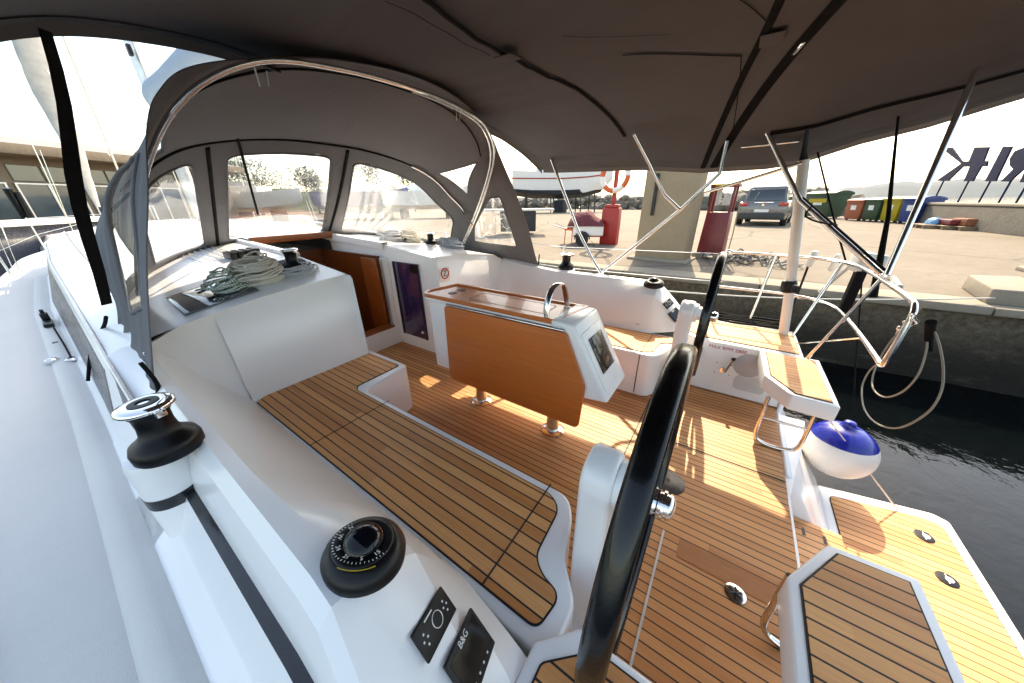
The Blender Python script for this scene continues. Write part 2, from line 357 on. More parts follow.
# transom wings and cockpit-end wall
tr_ = MB()
for s in (-1, 1):
    a = XC + s * 1.96; c = XC + s * 1.25
    tr_.sweep([(a, -.65, .42), (c, -.65, .42), (c, -.65, -.02), (XC + s * 1.25, -.66, -.7), (XC + s * 1.3, -.70, -1.2), (XC + s * 1.75, -.68, -1.2), (XC + s * 1.92, -.66, -.6)], (0, .04, 0))
tr_.box(XC - 1.25, -.63, -1.2, XC + 1.25, -.602, -.035)
tr_.build('transom', M['gel'], yacht, bev=.02)
# side decks
def footx(y): return interp([(-1, -.155), (3, -.155), (6, -.19), (8, -.12), (9.5, .3), (10.5, 1.0), (11, 1.7)], y)
rp, rs = [], []
for y in ys:
    b = interp(beam, y); z = interp(sheer, y); f = footx(y); g = min(XC - b, f - .02)
    k = min(1, max(0, (f - g) / .3))
    r = [(g, y, z), (g + .04 * k, y, z + .012), (f - .13 * k, y, z + .0), (f - .105 * k, y, z - .004), (f - .08 * k, y, z + .022), (f - .03 * k, y, z + .024), (f + .0, y, z + .012), (f + .04, y, z - .0)]
    rp.append(r); rs.append([(mir(q[0]), q[1], q[2]) for q in r])
MB().loft(rp).build('side_deck', M['deck'], yacht, smooth=True)
MB().loft(rs).build('side_deck', M['deck'], yacht, smooth=True)
fd = MB(); fr = []
for y in (10.5, 11, 12, 13, 13.9):
    f = footx(y); z = interp(sheer, y); f = min(f, XC) if y < 11 else XC - .02
    fr.append([(XC - interp(beam, y) + .3 if y < 13 else XC, y, z), (XC, y, z + .03), (XC + interp(beam, y) - .3 if y < 13 else XC, y, z)])
fd.loft(fr).build('foredeck', M['deck'], yacht, smooth=True)
# aluminium toe rail along both gunwales
for s in (1, -1):
    pts = [(XC - s * (interp(beam, y) - .015), y, interp(sheer, y) + .018) for y in ys]
    MB().tube(smoothpath(pts, 4), .012, 6).build('toe_rail', M['satin'], yacht, smooth=True)

# coamings
SA = [(-.155, .455), (-.08, .53), (-.018, .675), (.008, .68), (.022, .755), (.05, .835), (.085, .866), (.15, .858), (.22, .832), (.29, .765), (.36, .62), (.443, .41)]
SC = [(-.155, .455), (-.08, .53), (-.018, .675), (.008, .68), (.022, .755), (.05, .835), (.085, .868), (.13, .85), (.20, .765), (.30, .63), (.39, .49), (.443, .41)]
SB = [(-.155, .450), (-.10, .455), (-.07, .47), (-.055, .485), (-.045, .493), (-.03, .497), (.0, .498), (.085, .498), (.15, .498), (.22, .498), (.29, .497), (.36, .485), (.443, .41)]
def cosec(y):
    t = min(1, max(0, (y - .215) / .33)); t = t ** .85
    v = min(1, max(0, (y - .62) / .5)); v = v * v * (3 - 2 * v)
    r = [((a[0] * (1 - v) + c[0] * v) * t + b[0] * (1 - t), (a[1] * (1 - v) + c[1] * v) * t + b[1] * (1 - t)) for a, b, c in zip(SA, SB, SC)]
    u = min(1, max(0, (y - 1.7) / .8))       # rises forward into the cabin trunk
    dz = interp(sheer, y) - .45
    return [(x, z + dz + (.06 * u if i > 4 and i < 9 else 0)) for i, (x, z) in enumerate(r)]
cy = [.215, .24, .28, .33, .38, .43, .48, .53, .62, .75, .9, 1.1, 1.3, 1.5, 1.7, 1.9, 2.1, 2.3, 2.5]
for s in (1, -1):
    rg = [[((x if s == 1 else mir(x)), y, z) for x, z in cosec(y)] for y in cy]
    co = MB().loft(rg).build('coaming', M['gel'], yacht, smooth=True); co.data.set_sharp_from_angle(angle=R_(17))
    # dark stripe let into the outer moulding
    st = []
    for y in [.36] + [q for q in cy if q > .37]:
        sec = cosec(y); a, b = sec[2], sec[3]; w = .15 if y < .37 else 1
        st.append([((q if s == 1 else mir(q)), y, z + .004) for q, z in ((a[0] - .001 + (1 - w) * .02, a[1]), (a[0] + .012, a[1] + .004), (b[0] + .001, b[1] + .001))])
    MB().loft(st).build('stripe', M['smoke'], co, smooth=True)

# cabin trunk: cambered top with the companionway cut out, window faces, end walls
def dxt(y): return interp([(2, 0), (6, 0), (8, .06), (9, .3), (10, .8), (10.5, 1.15)], y)
def zt(x, y):
    u = (x - XC) / 1.77; c = 1 - abs(u) ** 2.6
    k = interp([(2.5, 1), (7, 1.02), (9, .9), (10, .5), (10.5, .05)], y); base = interp(sheer, y)
    e = base + (.93 - .46) * k
    return e + (.235 * c) * k * interp([(2.5, .78), (3.2, 1), (8, 1)], y)
yt = [2.5, 2.8, 3.25, 3.7, 4.1, 4.45, 5, 6, 7, 8, 9, 9.6, 10.2, 10.5]
xsu = [-1, -.985, -.95, -.88, -.75, -.6, -.45, -.3, -.243, -.12, 0, .12, .243, .3, .45, .6, .75, .88, .95, .985, 1]
top = MB()
def tx(u, y):
    w = 1.77 - dxt(y)
    if abs(abs(u) - .243) < 1e-6 and y < 4.5: return XC + (.43 if u > 0 else -.47)
    return XC + u * w
for i in range(len(yt) - 1):
    y0, y1 = yt[i], yt[i + 1]
    for a, b in zip(xsu, xsu[1:]):
        if y1 <= 4.46 and a >= -.25 and b <= .25: continue
        P = [(tx(a, y0), y0), (tx(b, y0), y0), (tx(b, y1), y1), (tx(a, y1), y1)]
        top.add([(x, y, zt(x, y)) for x, y in P], [(0, 1, 2, 3)])
trunk = top.build('cabin_trunk', M['gel'], yacht, smooth=True)
side = []
for s in (1, -1):
    rg = []
    for y, zz1 in ((1.55, .684), (1.9, .78), (2.2, .86)):
        q0 = interp(sheer, y) - .45
        r = [(-.155, .455 + q0), (-.08, .53 + q0), (-.0175, zz1 - .012), (-.008, zz1), (.03, zz1 + .004)]
        rg.append([((x if s == 1 else mir(x)), y, z) for x, z in r])
    for y in yt:
        f = footx(y); e = dxt(y)
        r = [(f, interp(sheer, y) + .0), (f + .04, interp(sheer, y) + .05), (e - .035, zt(XC - 1.77 + e, y) - .05), (e - .015, zt(XC - 1.77 + e, y) - .012), (e, zt(XC - 1.77 + e, y))]
        rg.append([((x if s == 1 else mir(x)), y, z) for x, z in r])
    MB().loft(rg).build('cabin_side', M['gel'], yacht, smooth=True)
    sh = []
    for y, zz1 in ((1.58, .69), (1.75, .735), (1.9, .78), (2.05, .82), (2.2, .86), (2.35, .90), (2.503, zt(0, 2.5))):
        cz_ = cosec(y)[6][1] + .003 if y < 2.5 else zt(.088, 2.5)
        sh.append([((x if s == 1 else mir(x)), y, z) for x, z in ((-.009, zz1), (.02, zz1 + .010), (.05, (zz1 + cz_) / 2 + .012), (.088, cz_))])
    MB().loft(sh).build('cabin_shoulder', M['gel'], yacht, smooth=True)
    wn = []
    for y, zz1, q1 in ((1.60, .69, .12), (1.9, .78, .18), (2.2, .86, .40), (2.42, .905, .66)):
        wn.append([((x if s == 1 else mir(x)), y, z) for x, z in [(-.0225 - .0625 * q, zz1 - .014 + (.535 - zz1) * q) for q in (q1, q1 / 2, .0)]])
    for y in [2.5, 2.6, 2.9, 3.4, 4, 5, 6, 7, 8, 8.6]:
        f = footx(y); e = dxt(y); k = min(1, (y - 2.1) / .5) * min(1, (8.75 - y) / .7)
        zb = interp(sheer, y) + .06; zu = zt(XC - 1.77 + e, max(2.5, y)) - .06
        zm = zu - (zu - zb) * (.12 + .80 * k)
        def fx(z): return f + .04 + (e - .035 - f - .04) * (z - zb + .01) / (zu - zb + .01) - .004
        wn.append([((x if s == 1 else mir(x)), y, z) for x, z in ((fx(zm), zm), (fx((zm + zu) / 2), (zm + zu) / 2), (fx(zu), zu))])
    MB().loft(wn).build('side_window', M['window'], yacht, smooth=True)
    MB().tube(smoothpath([(q if s == 1 else mir(q), y, z + .008) for q, y, z in [(dxt(y) - .012, y, (interp([(1.55, .684), (1.9, .78), (2.2, .86), (2.5, .925)], y) if y < 2.5 else zt(XC - 1.77 + dxt(y), y) - .005)) for y in (1.6, 1.9, 2.2, 2.6, 3.4, 5, 6, 7, 8, 9)]], 4), .009, 6).build('trim_moulding', M['satin'], yacht, smooth=True)
# trunk end walls beside the companionway
for s in (1, -1):
    x0, x1 = (.443, 1.3) if s == 1 else (2.2, mir(.443)); W = MB(); n = 10; rg = []
    yo = 0.0
    xs = [x0 + (x1 - x0) * i / n for i in range(n + 1)]
    for i, x in enumerate(xs):
        t = zt(x, 2.5); rg.append([(x, 2.42, .0), (x, 2.44, .41), (x, 2.465, .60), (x, 2.49, t - .07), (x, 2.503, t - .055), (x, 2.51, t - .012), (x, 2.53, t + .002)])
    W.loft(rg).build('trunk_end', M['gel'], yacht, smooth=True)
    # sloping fillet between the coaming and the end wall
    q = [(.443, 2.46, .41), (.20, 2.50, .80), (.12, 2.51, .93), (.30, 2.51, zt(.3, 2.5)), (.46, 2.51, zt(.46, 2.5))]
    q = [(p[0] if s == 1 else mir(p[0]), p[1], p[2]) for p in q]
    MB().sweep(q, (0, .03, 0)).build('fillet', M['gel'], yacht)
    xi = 1.3 if s == 1 else 2.2
    iw = [[(xi, y, 0.0), (xi, y, .2), (xi, y, zt(xi, max(y, 2.5)) - .03), (xi + (-.012 if s == 1 else .012), y, zt(xi, max(y, 2.5)) + .001)] for y in (2.43, 2.5, 2.8, 3.25, 3.7, 4.1, 4.45)]
    MB().loft(iw).build('companionway_wall', M['gel'], yacht, smooth=True)
    # raised runner of the sliding hatch
    MB().loft([[(xi + d * (1 if s == -1 else -1), y, zt(xi, y) + h) for d, h in ((-.02, -.05), (-.02, .03), (.05, .03), (.06, -.01))] for y in (3.28, 3.8, 4.4, 5.4)]).build('hatch_runner', M['gel'], yacht, bev=.006)
# sliding hatch pushed forward, with its teak grab edge
zh = zt(XC, 4.4)
MB().loft([[(x, y, zt(x, y) + .045) for x in (1.3, 1.5, 1.75, 2.0, 2.2)] for y in (4.4, 4.9, 5.4)]).build('sliding_hatch', M['gel'], yacht, smooth=True)
MB().box(1.30, 4.33, zh - .02, 2.2, 4.40, zh + .055).build('hatch_edge', M['wood3'], yacht, bev=.01)
# companionway bulkhead with opening, teak sill, joinery below
bk = MB()
bk.box(1.3, 3.25, -.02, 2.2, 3.30, .235); bk.box(2.12, 3.25, .235, 2.2, 3.30, 1.06); bk.box(1.3, 3.25, .235, 1.36, 3.30, 1.06)
bulk = bk.build('companionway_bulkhead', M['gel'], yacht, bev=.006)
MB().box(1.36, 3.215, .235, 2.12, 3.34, .262).build('sill', M['wood3'], bulk, bev=.006)
MB().box(2.095, 3.245, .262, 2.119, 3.262, 1.05).build('door_track', M['satin'], bulk); MB().box(1.361, 3.245, .262, 1.385, 3.262, 1.05).build('door_track', M['satin'], bulk)
inn = MB()
inn.box(2.11, 3.31, -1.0, 2.14, 4.6, 1.08); inn.box(1.33, 3.31, -1.0, 1.36, 4.6, 1.08); inn.box(1.36, 4.6, -1.0, 2.11, 4.63, 1.08)
inn.box(1.36, 3.34, -1.0, 2.11, 4.6, -.98); inn.build('cabin_joinery', M['wood2'], yacht)
MB().box(2.085, 3.32, -.9, 2.108, 3.62, 1.05).build('cabin_door', M['wood3'], yacht, bev=.004)
st_ = MB()
for k in range(4): st_.box(1.42, 3.4 + .22 * k, -.1 - .22 * k, 2.04, 3.6 + .22 * k, -.07 - .22 * k)
st_.build('companionway_steps', M['wood2'], yacht)
# tinted locker door on the starboard side of the entry
dv = MB().box(2.182, 2.715, .15, 2.197, 3.15, 1.03).build('locker_door', M['purple'], yacht, bev=.004)
MB().box(2.176, 3.125, .15, 2.1805, 3.148, 1.03).box(2.176, 2.717, .15, 2.1805, 2.735, 1.03).box(2.176, 2.74, .93, 2.1805, 2.85, 1.02).build('frame', M['black'], dv)
MB().lathe([(.02, 0), (.02, .012), (.014, .018)], (2.175, 2.77, .24), (-1, 0, 0), 16).build('latch', M['steel'], dv, smooth=True)
# no-entry style sticker
sg = MB(); c = Vector((2.33, 2.455, .93)); rg = []
sg.box(2.262, 2.4735, .845, 2.398, 2.4765, .995)
stk = sg.build('sticker', M['paper'], yacht)
rr = MB().tube([(2.33 + .052 * math.cos(a), 2.471, .935 + .052 * math.sin(a)) for a in [2 * pi * k / 32 for k in range(32)]], .007, 6, True)
rr.build('ring', M['textred'], stk, smooth=True)
text('letter', 'Z', (2.33, 2.470, .935), (1, 0, 0), (0, 0, 1), .085, M['textdark'], stk)

# cockpit floor and its seams
MB().prism([(.5, -.6), (3.04, -.6), (3.04, 3.25), (.5, 3.25)], -.03, 0).build('cockpit_floor', M['teakf'], yacht)
sm = MB()
sm.box(.52, -.038, .001, 1.36, -.028, .003)
sm.build('pale_seam', M['offwhite'], yacht)
bs = MB()
bs.box(2.112, -.6, .001, 2.122, .11, .003); bs.box(1.1, .30, .001, 2.6, .308, .003); bs.box(2.12, .105, .001, 3.0, .113, .003)
bs.build('floor_seam', M['rubber'], yacht)
MB().box(1.25, -.56, .0008, 1.36, -.11, .0028).build('teak_patch', plain('darker teak board', (.40, .15, .045), .6, var=.2, stretch=(30, 2, 30)), yacht)

# seats: white bases with teak tops
PT = [(.457, .24), (.575, .22), (.592, .30), (.64, .355), (.86, .368), (.905, .43), (.908, 1.985), (.95, 2.03), (1.312, 2.035), (1.305, 2.455), (.535, 2.455), (.457, 2.40)]
PR = [.03, .05, .05, .04, .06, .03, .04, .0, .03, 0, 0, 0]
BT = [(.40, .165), (.585, .165), (.645, .215), (.70, .262), (.865, .300), (.952, .36), (.952, 1.925), (1.36, 1.985), (1.36, 2.50), (.40, 2.50)]
BR = [0, .06, .04, .06, .05, .06, .05, .05, 0, 0]
for s in (1, -1):
    f = (lambda P: [(x, y) for x, y in P]) if s == 1 else (lambda P: [(mir(x), y) for x, y in P][::-1])
    bt = rpoly(BT, BR)
    if s == -1: bt = [(min(x, 3.12) if x > 0 else x, y) for x, y in bt]
    base = MB().prism(f(bt), 0, .413).build('bench', M['gel'], yacht, bev=.016, seg=4)
    pt = rpoly(PT, PR)
    MB().prism(f(inset(pt, -.006)), .408, .4175).build('caulk_edge', M['rubber'], base)
    MB().prism(f(pt), .41, .4205).build('teak_top', M['teak'], base)
    k = (lambda a, b: (a, b)) if s == 1 else (lambda a, b: (mir(b), mir(a)))
    a, b = k(.455, .955); MB().box(a, .450, .4212, b, .456, .4225).build('lid_gap', M['textdark'], base); MB().box(a, 1.664, .4212, b, 1.669, .4225).build('lid_gap', M['textdark'], base)
    if s == -1: MB().box(2.584, .449, .03, 2.5885, .456, .40).build('lid_gap', M['textdark'], base)

# helm seats: fixed quarter + folding step-through seat
for s in (1, -1):
    f = (lambda P: [(x, y) for x, y in P]) if s == 1 else (lambda P: [(mir(x), y) for x, y in P][::-1])
    fx = [(-.06, -.65), (.50, -.65), (.50, .12), (.40, .215), (-.06, .215)]
    q = MB().prism(f(fx), .0, .494).build('helm_quarter', M['gel'], yacht, bev=.012)
    tk = inset(fx, .05); tk = [(-.02, -.60), (.495 - .05, -.60), (.375, .165), (.352, .292 - .1), (-.0, .17)]
    tkr = rpoly([(-.03, -.62), (.47, -.62), (.47, .06), (.366, .172), (-.03, .172)], .01)
    MB().prism(f(inset(tkr, -.006)), .49, .4985).build('caulk_edge', M['rubber'], q)
    MB().prism(f(tkr), .492, .5015).build('teak_top', M['teak'] if s == 1 else M['teakc'], q)
    fs = [(.515, -.375), (1.00, -.385), (1.215, -.515), (1.225, -.735), (.515, -.735)]
    hs = MB().prism(f(rpoly(fs, .012)), .39, .495).build('folding_seat', M['gel'], yacht, bev=.01)
    ft = inset(fs, .036)
    MB().prism(f(inset(ft, -.006)), .492, .4985).build('caulk_edge', M['rubber'], hs)
    MB().prism(f(ft), .494, .5015).build('teak_top', M['teak'] if s == 1 else M['teakc'], hs)
    xl = 1.10 if s == 1 else mir(1.10)
    lp = smoothpath([(xl, -.43, .39), (xl, -.43, .2), (xl + .005, -.44, .055), (xl, -.50, .014), (xl, -.60, .014), (xl, -.67, .055), (xl, -.68, .2), (xl, -.68, .39)], 4)
    MB().tube(lp, .0125, 10).tube([(xl, -.43, .22), (xl, -.68, .22)], .009, 8).build('support_loop', M['steel'], hs, smooth=True)
# quarter face panel on the starboard side
ep = MB().box(3.027, -.60, .012, 3.0385, .10, .485).build('engine_panel', M['gel'], yacht, bev=.003)
text('caption', 'MAX RPM 2800', (3.0255, -.16, .44), (0, -1, 0), (0, 0, 1), .042, M['textred'], ep)
MB().lathe([(.105, 0), (.105, .006), (.10, .009), (.02, .011)], (3.027, -.335, .33), (-1, 0, 0), 36).build('round_cover', plain('grey plastic cover', (.50, .50, .54), .4), ep, smooth=True)
oh = rpoly([(-.27, .09), (-.27, .23), (-.47, .23), (-.50, .09)], .05)
MB().sweep([(3.027, y, z) for y, z in oh], (-.006, 0, 0)).build('oval_hatch', plain('pale grey panel', (.62, .63, .62), .35), ep, bev=.002)
MB().tube([(3.02, -.175, .24), (2.955, -.185, .26), (2.92, -.215, .40)], .011, 8).lathe([(.026, 0), (.022, .012)], (3.027, -.17, .24), (-1, 0, 0), 16).build('throttle', M['steel'], ep, smooth=True)
MB().ball((2.92, -.215, .405), .017, 8).build('knob', M['black'], ep, smooth=True)
MB().box(3.022, .045, .09, 3.027, .075, .15).build('small_switch', M['black'], ep)
bo = MB()
for a in (-.115, -.225):
    for b in (.20, .30): bo.lathe([(.005, 0), (.004, .003)], (3.027, a, b), (-1, 0, 0), 8)
bo.build('screw', M['black'], ep)

# swim platform folded down, two steps between it and the floor
zp = -.70
pl = [(XC - 1.32, -1.80), (XC + 1.02, -1.865), (XC + 1.42, -1.36), (XC + 1.40, -1.09), (XC - 1.32, -1.05)]
pl = [(.40, -1.90), (2.05, -1.87), (3.28, -1.87), (3.34, -1.80), (3.26, -1.10), (.30, -1.02)]
plat = MB().prism(rpoly([(.26, -1.88), (3.26, -1.88), (3.30, -1.80), (3.16, -1.09), (.36, -1.09)], .02), -.93, zp - .006).build('swim_platform', M['gel'], yacht, bev=.02)
tp = rpoly([(.34, -1.82), (3.17, -1.81), (3.19, -1.72), (3.06, -1.155), (.44, -1.155)], .05)
MB().prism(inset(tp, -.007), zp - .01, zp - .002).build('caulk_edge', M['rubber'], plat)
MB().prism(tp, zp - .008, zp + .002).build('teak_top', teak('teak planking platform', .055, 1.12, seam=.05, axis='X'), plat)
for x, y in ((2.97, -1.66), (2.62, -1.66)):
    MB().lathe([(.052, 0), (.052, .004), (.044, .006)], (x, y, zp + .002), n=28).build('deck_filler', M['black'], plat, smooth=True)
    MB().lathe([(.022, 0), (.020, .004)], (x, y - .01, zp + .008), n=16).tube([(x - .035, y, zp + .0095), (x + .035, y, zp + .0095)], .003, 6).build('cap', M['chrome'], plat, smooth=True)
MB().prism([(1.92, -.603), (3.0, -.603), (3.0, -.80), (2.62, -.745)], -.70, -.028).build('stern_margin', M['gel'], yacht, bev=.012)
stp = MB().prism([(.9, -.96), (2.19, -.96), (2.19, -.645), (.9, -.645)], -.36, -.30).build('boarding_step', M['teak'], yacht, bev=.006)
MB().box(2.06, -.775, -.2995, 2.12, -.760, -.2985).box(2.06, -.875, -.2995, 2.12, -.860, -.2985).build('slot', M['black'], stp)
MB().box(.95, -1.09, -.9, 2.1, -.66, -.405).build('step_riser', M['gel'], yacht, bev=.01)
for s in (1, -1):
    x = XC + s * .46 if s == -1 else 2.20
    MB().sweep([(x, -.603, -.012), (x, -.64, -.012), (x, -1.085, -.70), (x, -1.085, -1.0), (x, -.603, -1.0)], (1.02 * s, 0, 0)).build('stern_cheek', M['gel'], yacht, bev=.02)

# table with folded leaves
tb = MB()
ttz = .95
table = MB().prism(rpoly([(1.60, .66), (1.98, .66), (2.0, 1.96), (1.70, 2.04), (1.60, 1.97)], .03), ttz - .045, ttz - .018).build('cockpit_table', M['gel'], yacht, bev=.008)
tt = rpoly([(1.605, .78), (1.99, .72), (1.99, 1.97), (1.70, 2.03), (1.605, 1.97)], .02)
fid = MB(); nt = len(tt); ins = inset(tt, .022)
vv = [(x, y, ttz - .035) for x, y in tt] + [(x, y, ttz + .012) for x, y in tt] + [(x, y, ttz + .012) for x, y in ins] + [(x, y, ttz + .0) for x, y in ins]
fid.add(vv, [(i + a * nt, (i + 1) % nt + a * nt, (i + 1) % nt + (a + 1) * nt, i + (a + 1) * nt) for a in range(3) for i in range(nt)])
fid.build('fiddle', M['veneer'], table, bev=.004)
MB().prism(ins, ttz - .02, ttz + .0005).build('table_top', veneer('greyed teak table top', 'Y', .95), table)
lid = rpoly([(1.70, .92), (1.90, .92), (1.90, 1.58), (1.70, 1.58)], .03); li = inset(lid, .006); nl = len(lid)
MB().add([(x, y, ttz + .002) for x, y in lid] + [(x, y, ttz + .002) for x, y in li], [(i, (i + 1) % nl, nl + (i + 1) % nl, nl + i) for i in range(nl)]).build('lid_seam', M['rubber'], table)
for x, y in ((1.76, 1.80), (1.865, 1.80)):
    MB().lathe([(.038, .0005), (.036, .003)], (x, y, ttz), n=24).build('cup_holder', M['black'], table, smooth=True)
MB().box(1.63, .70, .30, 1.95, 1.95, ttz - .045).build('table_box', M['gel'], table, bev=.01)
for xs_ in (1.575, 2.005):
    d = 1 if xs_ < XC else -1
    lf = rpoly([(1.72, .905), (1.74, .26), (.575, .255), (.555, .58), (.70, .905)], [.03, .05, .04, .01, .02])
    MB().sweep([(xs_, y, z) for y, z in lf], (.018 * d, 0, 0)).build('leaf', M['veneer'], table, bev=.004)
    MB().tube([(xs_ + .01 * d, .72, .915), (xs_ + .01 * d, 1.70, .915)], .010, 8).build('hinge_rail', M['steel'], table, smooth=True)
for y in (.84, 1.55):
    MB().lathe([(.09, 0), (.09, .008), (.078, .016), (.05, .018), (.048, .31)], (1.75, y, .001), n=32).build('pedestal', M['steel'], table, smooth=True)
# instrument pod at the aft end of the table
pod = MB().hexa([(1.598, .41, .50), (1.985, .41, .50), (1.985, .80, .45), (1.598, .80, .45), (1.598, .665, .955), (1.985, .665, .955), (1.985, .82, .965), (1.598, .82, .965)]).build('instrument_pod', M['gel'], table, bev=.018)
pn = Vector((0, -(.955 - .50), .255)).normalized(); pu = Vector((0, .255, .455)).normalized(); pc = Vector((1.78, .5375, .7275))
MB().obox(pc + pn * .002, (1, 0, 0), pu, pn, .155, .19, .006).build('plate', M['gel'], table, bev=.004)
scr = MB().obox(pc + pn * .010 + pu * .02, (1, 0, 0), pu, pn, .102, .118, .004).build('plotter_screen', M['screen'], table, bev=.002)
# grab rail on the table
gp = []
g0 = [(1.63, .86, .955), (1.64, .87, 1.03), (1.69, .87, 1.115), (1.77, .87, 1.14), (1.86, .87, 1.115), (1.915, .87, 1.03), (1.925, .86, .955)]
gp = smoothpath(g0, 6); gr = []
for i, p in enumerate(gp):
    a = gp[max(0, i - 1)]; b = gp[min(len(gp) - 1, i + 1)]; t = (b - a).normalized(); nrm = Vector((0, 1, 0)).cross(t); w = Vector((0, .021, 0))
    gr.append([p + w * math.cos(q) + nrm * .008 * math.sin(q) for q in [2 * pi * k / 12 for k in range(12)]])
MB().loft(gr, True, True).build('grab_rail', M['steel'], table, smooth=True)

# steering wheels with their pedestals
for s in (1, -1):
    cx = .785 if s == 1 else mir(.785); cyw = .045; cz = .785; Rw = .470
    rg = []; n = 96
    for i in range(n + 1):
        a = 2 * pi * i / n; cr = []
        for k in range(14):
            q = 2 * pi * k / 14; rad = Rw + .017 * math.cos(q) ; cr.append((cx + rad * math.cos(a), cyw + .029 * math.sin(q), cz + rad * math.sin(a)))
        rg.append(cr)
    wh = MB().loft(rg, True).build('steering_wheel', M['blackg'], yacht, smooth=True)
    MB().tube([(cx + (Rw - .022) * math.cos(a), cyw + .02, cz + (Rw - .016) * math.sin(a)) for a in [2 * pi * k / 64 for k in range(64)]], .006, 8, True).build('inner_hoop', M['blackg'], wh, smooth=True)
    for k in range(5):
        a = pi / 2 + 2 * pi * k / 5 + .3
        MB().tube([(cx + .04 * math.cos(a), cyw, cz + .04 * math.sin(a)), (cx + (Rw - .02) * math.cos(a), cyw, cz + (Rw - .02) * math.sin(a))], [.012, .008], 8).build('spoke', M['steel'], wh, smooth=True)
    MB().lathe([(.034, -.03), (.043, 0), (.043, .010), (.036, .012), (.036, .018), (.043, .020), (.043, .028), (.036, .030), (.036, .036), (.040, .038), (.038, .046), (.024, .054), (.004, .057)], (cx, .024, cz), (0, -1, 0), 36).build('hub', M['chrome'], wh, smooth=True)
    # pedestal arm
    prof = rpoly([(cx - .075, 0), (cx - .09, .865), (cx + .075, .895), (cx + .09, .0)], [0, .085, .085, 0], 8)
    pd = MB().sweep([(x, .135, z) for x, z in prof], (0, .105, 0)).build('pedestal', M['gel'], yacht, bev=.022, seg=4)
    MB().lathe([(.075, 0), (.075, .02), (.068, .026), (.055, .028), (.055, .05)], (cx, .135, cz + .01), (0, -1, 0), 32).build('bearing', M['gel'], pd, smooth=True)
    MB().lathe([(.018, 0), (.018, .05), (.028, .055), (.028, .075)], (cx - .02, .12, .11), (0, -1, 0), 16).build('brake_knob', M['chrome'], pd, smooth=True)
    MB().box(cx - .12, .11, .0, cx + .13, .27, .035).build('foot', M['gel'], pd, bev=.012)
# round floor fittings
fp = MB().lathe([(.098, 0), (.096, .007), (.06, .012), (.02, .013)], (1.715, .01, .0005), n=40).build('hatch_cover', plain('dark metal cover', (.035, .037, .042), .30, .2, var=.02), yacht, smooth=True)
MB().lathe([(.014, 0), (.014, .004)], (1.715, .01, .011), n=16).build('plug', M['black'], fp, smooth=True)
dr = MB().lathe([(.042, 0), (.042, .003), (.034, .005)], (1.22, -.355, .0008), n=24).build('floor_drain', M['steel'], yacht, smooth=True)
g = MB()
for k in range(3): a = pi * k / 3; g.tube([(1.22 + .028 * math.cos(a), -.355 + .028 * math.sin(a), .007), (1.22 - .028 * math.cos(a), -.355 - .028 * math.sin(a), .007)], .004, 6)
g.build('grille', M['black'], dr)

# winches
def winch(c, sc_=1.0, axis=(0, 0, 1), name='winch', hs=1.0):
    P = lambda L: [(r * sc_, h * sc_ * hs) for r, h in L]
    w = MB().lathe(P([(.094, 0), (.099, .006), (.100, .030), (.092, .048), (.066, .062), (.054, .075), (.050, .10), (.052, .130), (.060, .140), (.062, .146)]), c, axis, 48).build(name, M['drum'], yacht, smooth=True)
    A = Vector(axis).normalized(); c = Vector(c)
    MB().lathe(P([(.045, .146), (.070, .148), (.078, .153), (.079, .160), (.072, .166), (.050, .169), (.040, .167)]), c, axis, 48).build('top_ring', M['chrome'], w, smooth=True)
    MB().lathe(P([(.041, .166), (.040, .170), (.020, .171), (.018, .164), (.004, .163)]), c, axis, 32).build('socket', M['black'], w, smooth=True)
    u = A.orthogonal().normalized(); v = A.cross(u)
    d = (Vector((.25, -1, 0)) - A * Vector((.25, -1, 0)).dot(A)).normalized()
    e = A.cross(d)
    MB().obox(c + A * .150 * sc_ * hs + d * .070 * sc_, d, e, A, .026 * sc_, .015 * sc_, .014 * sc_).build('feeder_arm', M['chrome'], w, bev=.003)
    return w
pod_top = .862
MB().lathe([(.078, .0), (.077, .02), (.077, .385), (.072, .398), (.05, .402)], (-.030, 1.495, .445), n=40).build('winch_pod', M['gel'], yacht, smooth=True)
MB().lathe([(.0782, 0), (.0782, .046)], (-.030, 1.495, .655), n=40, caps=False).build('stripe_band', M['smoke'], yacht, smooth=True)
winch((.010, 1.445, .855), .90, hs=1.30)
MB().lathe([(.112, .0), (.112, .40), (.106, .414), (.09, .418)], (mir(-.0), 1.63, .445), n=40).build('winch_pod', M['gel'], yacht, smooth=True)
winch((mir(.0), 1.63, .860), .95, hs=1.2)
winch((1.08, 2.86, zt(1.08, 2.86)), .80, hs=1.3)
winch((2.92, 3.30, zt(2.92, 3.3)), .75, hs=1.2)

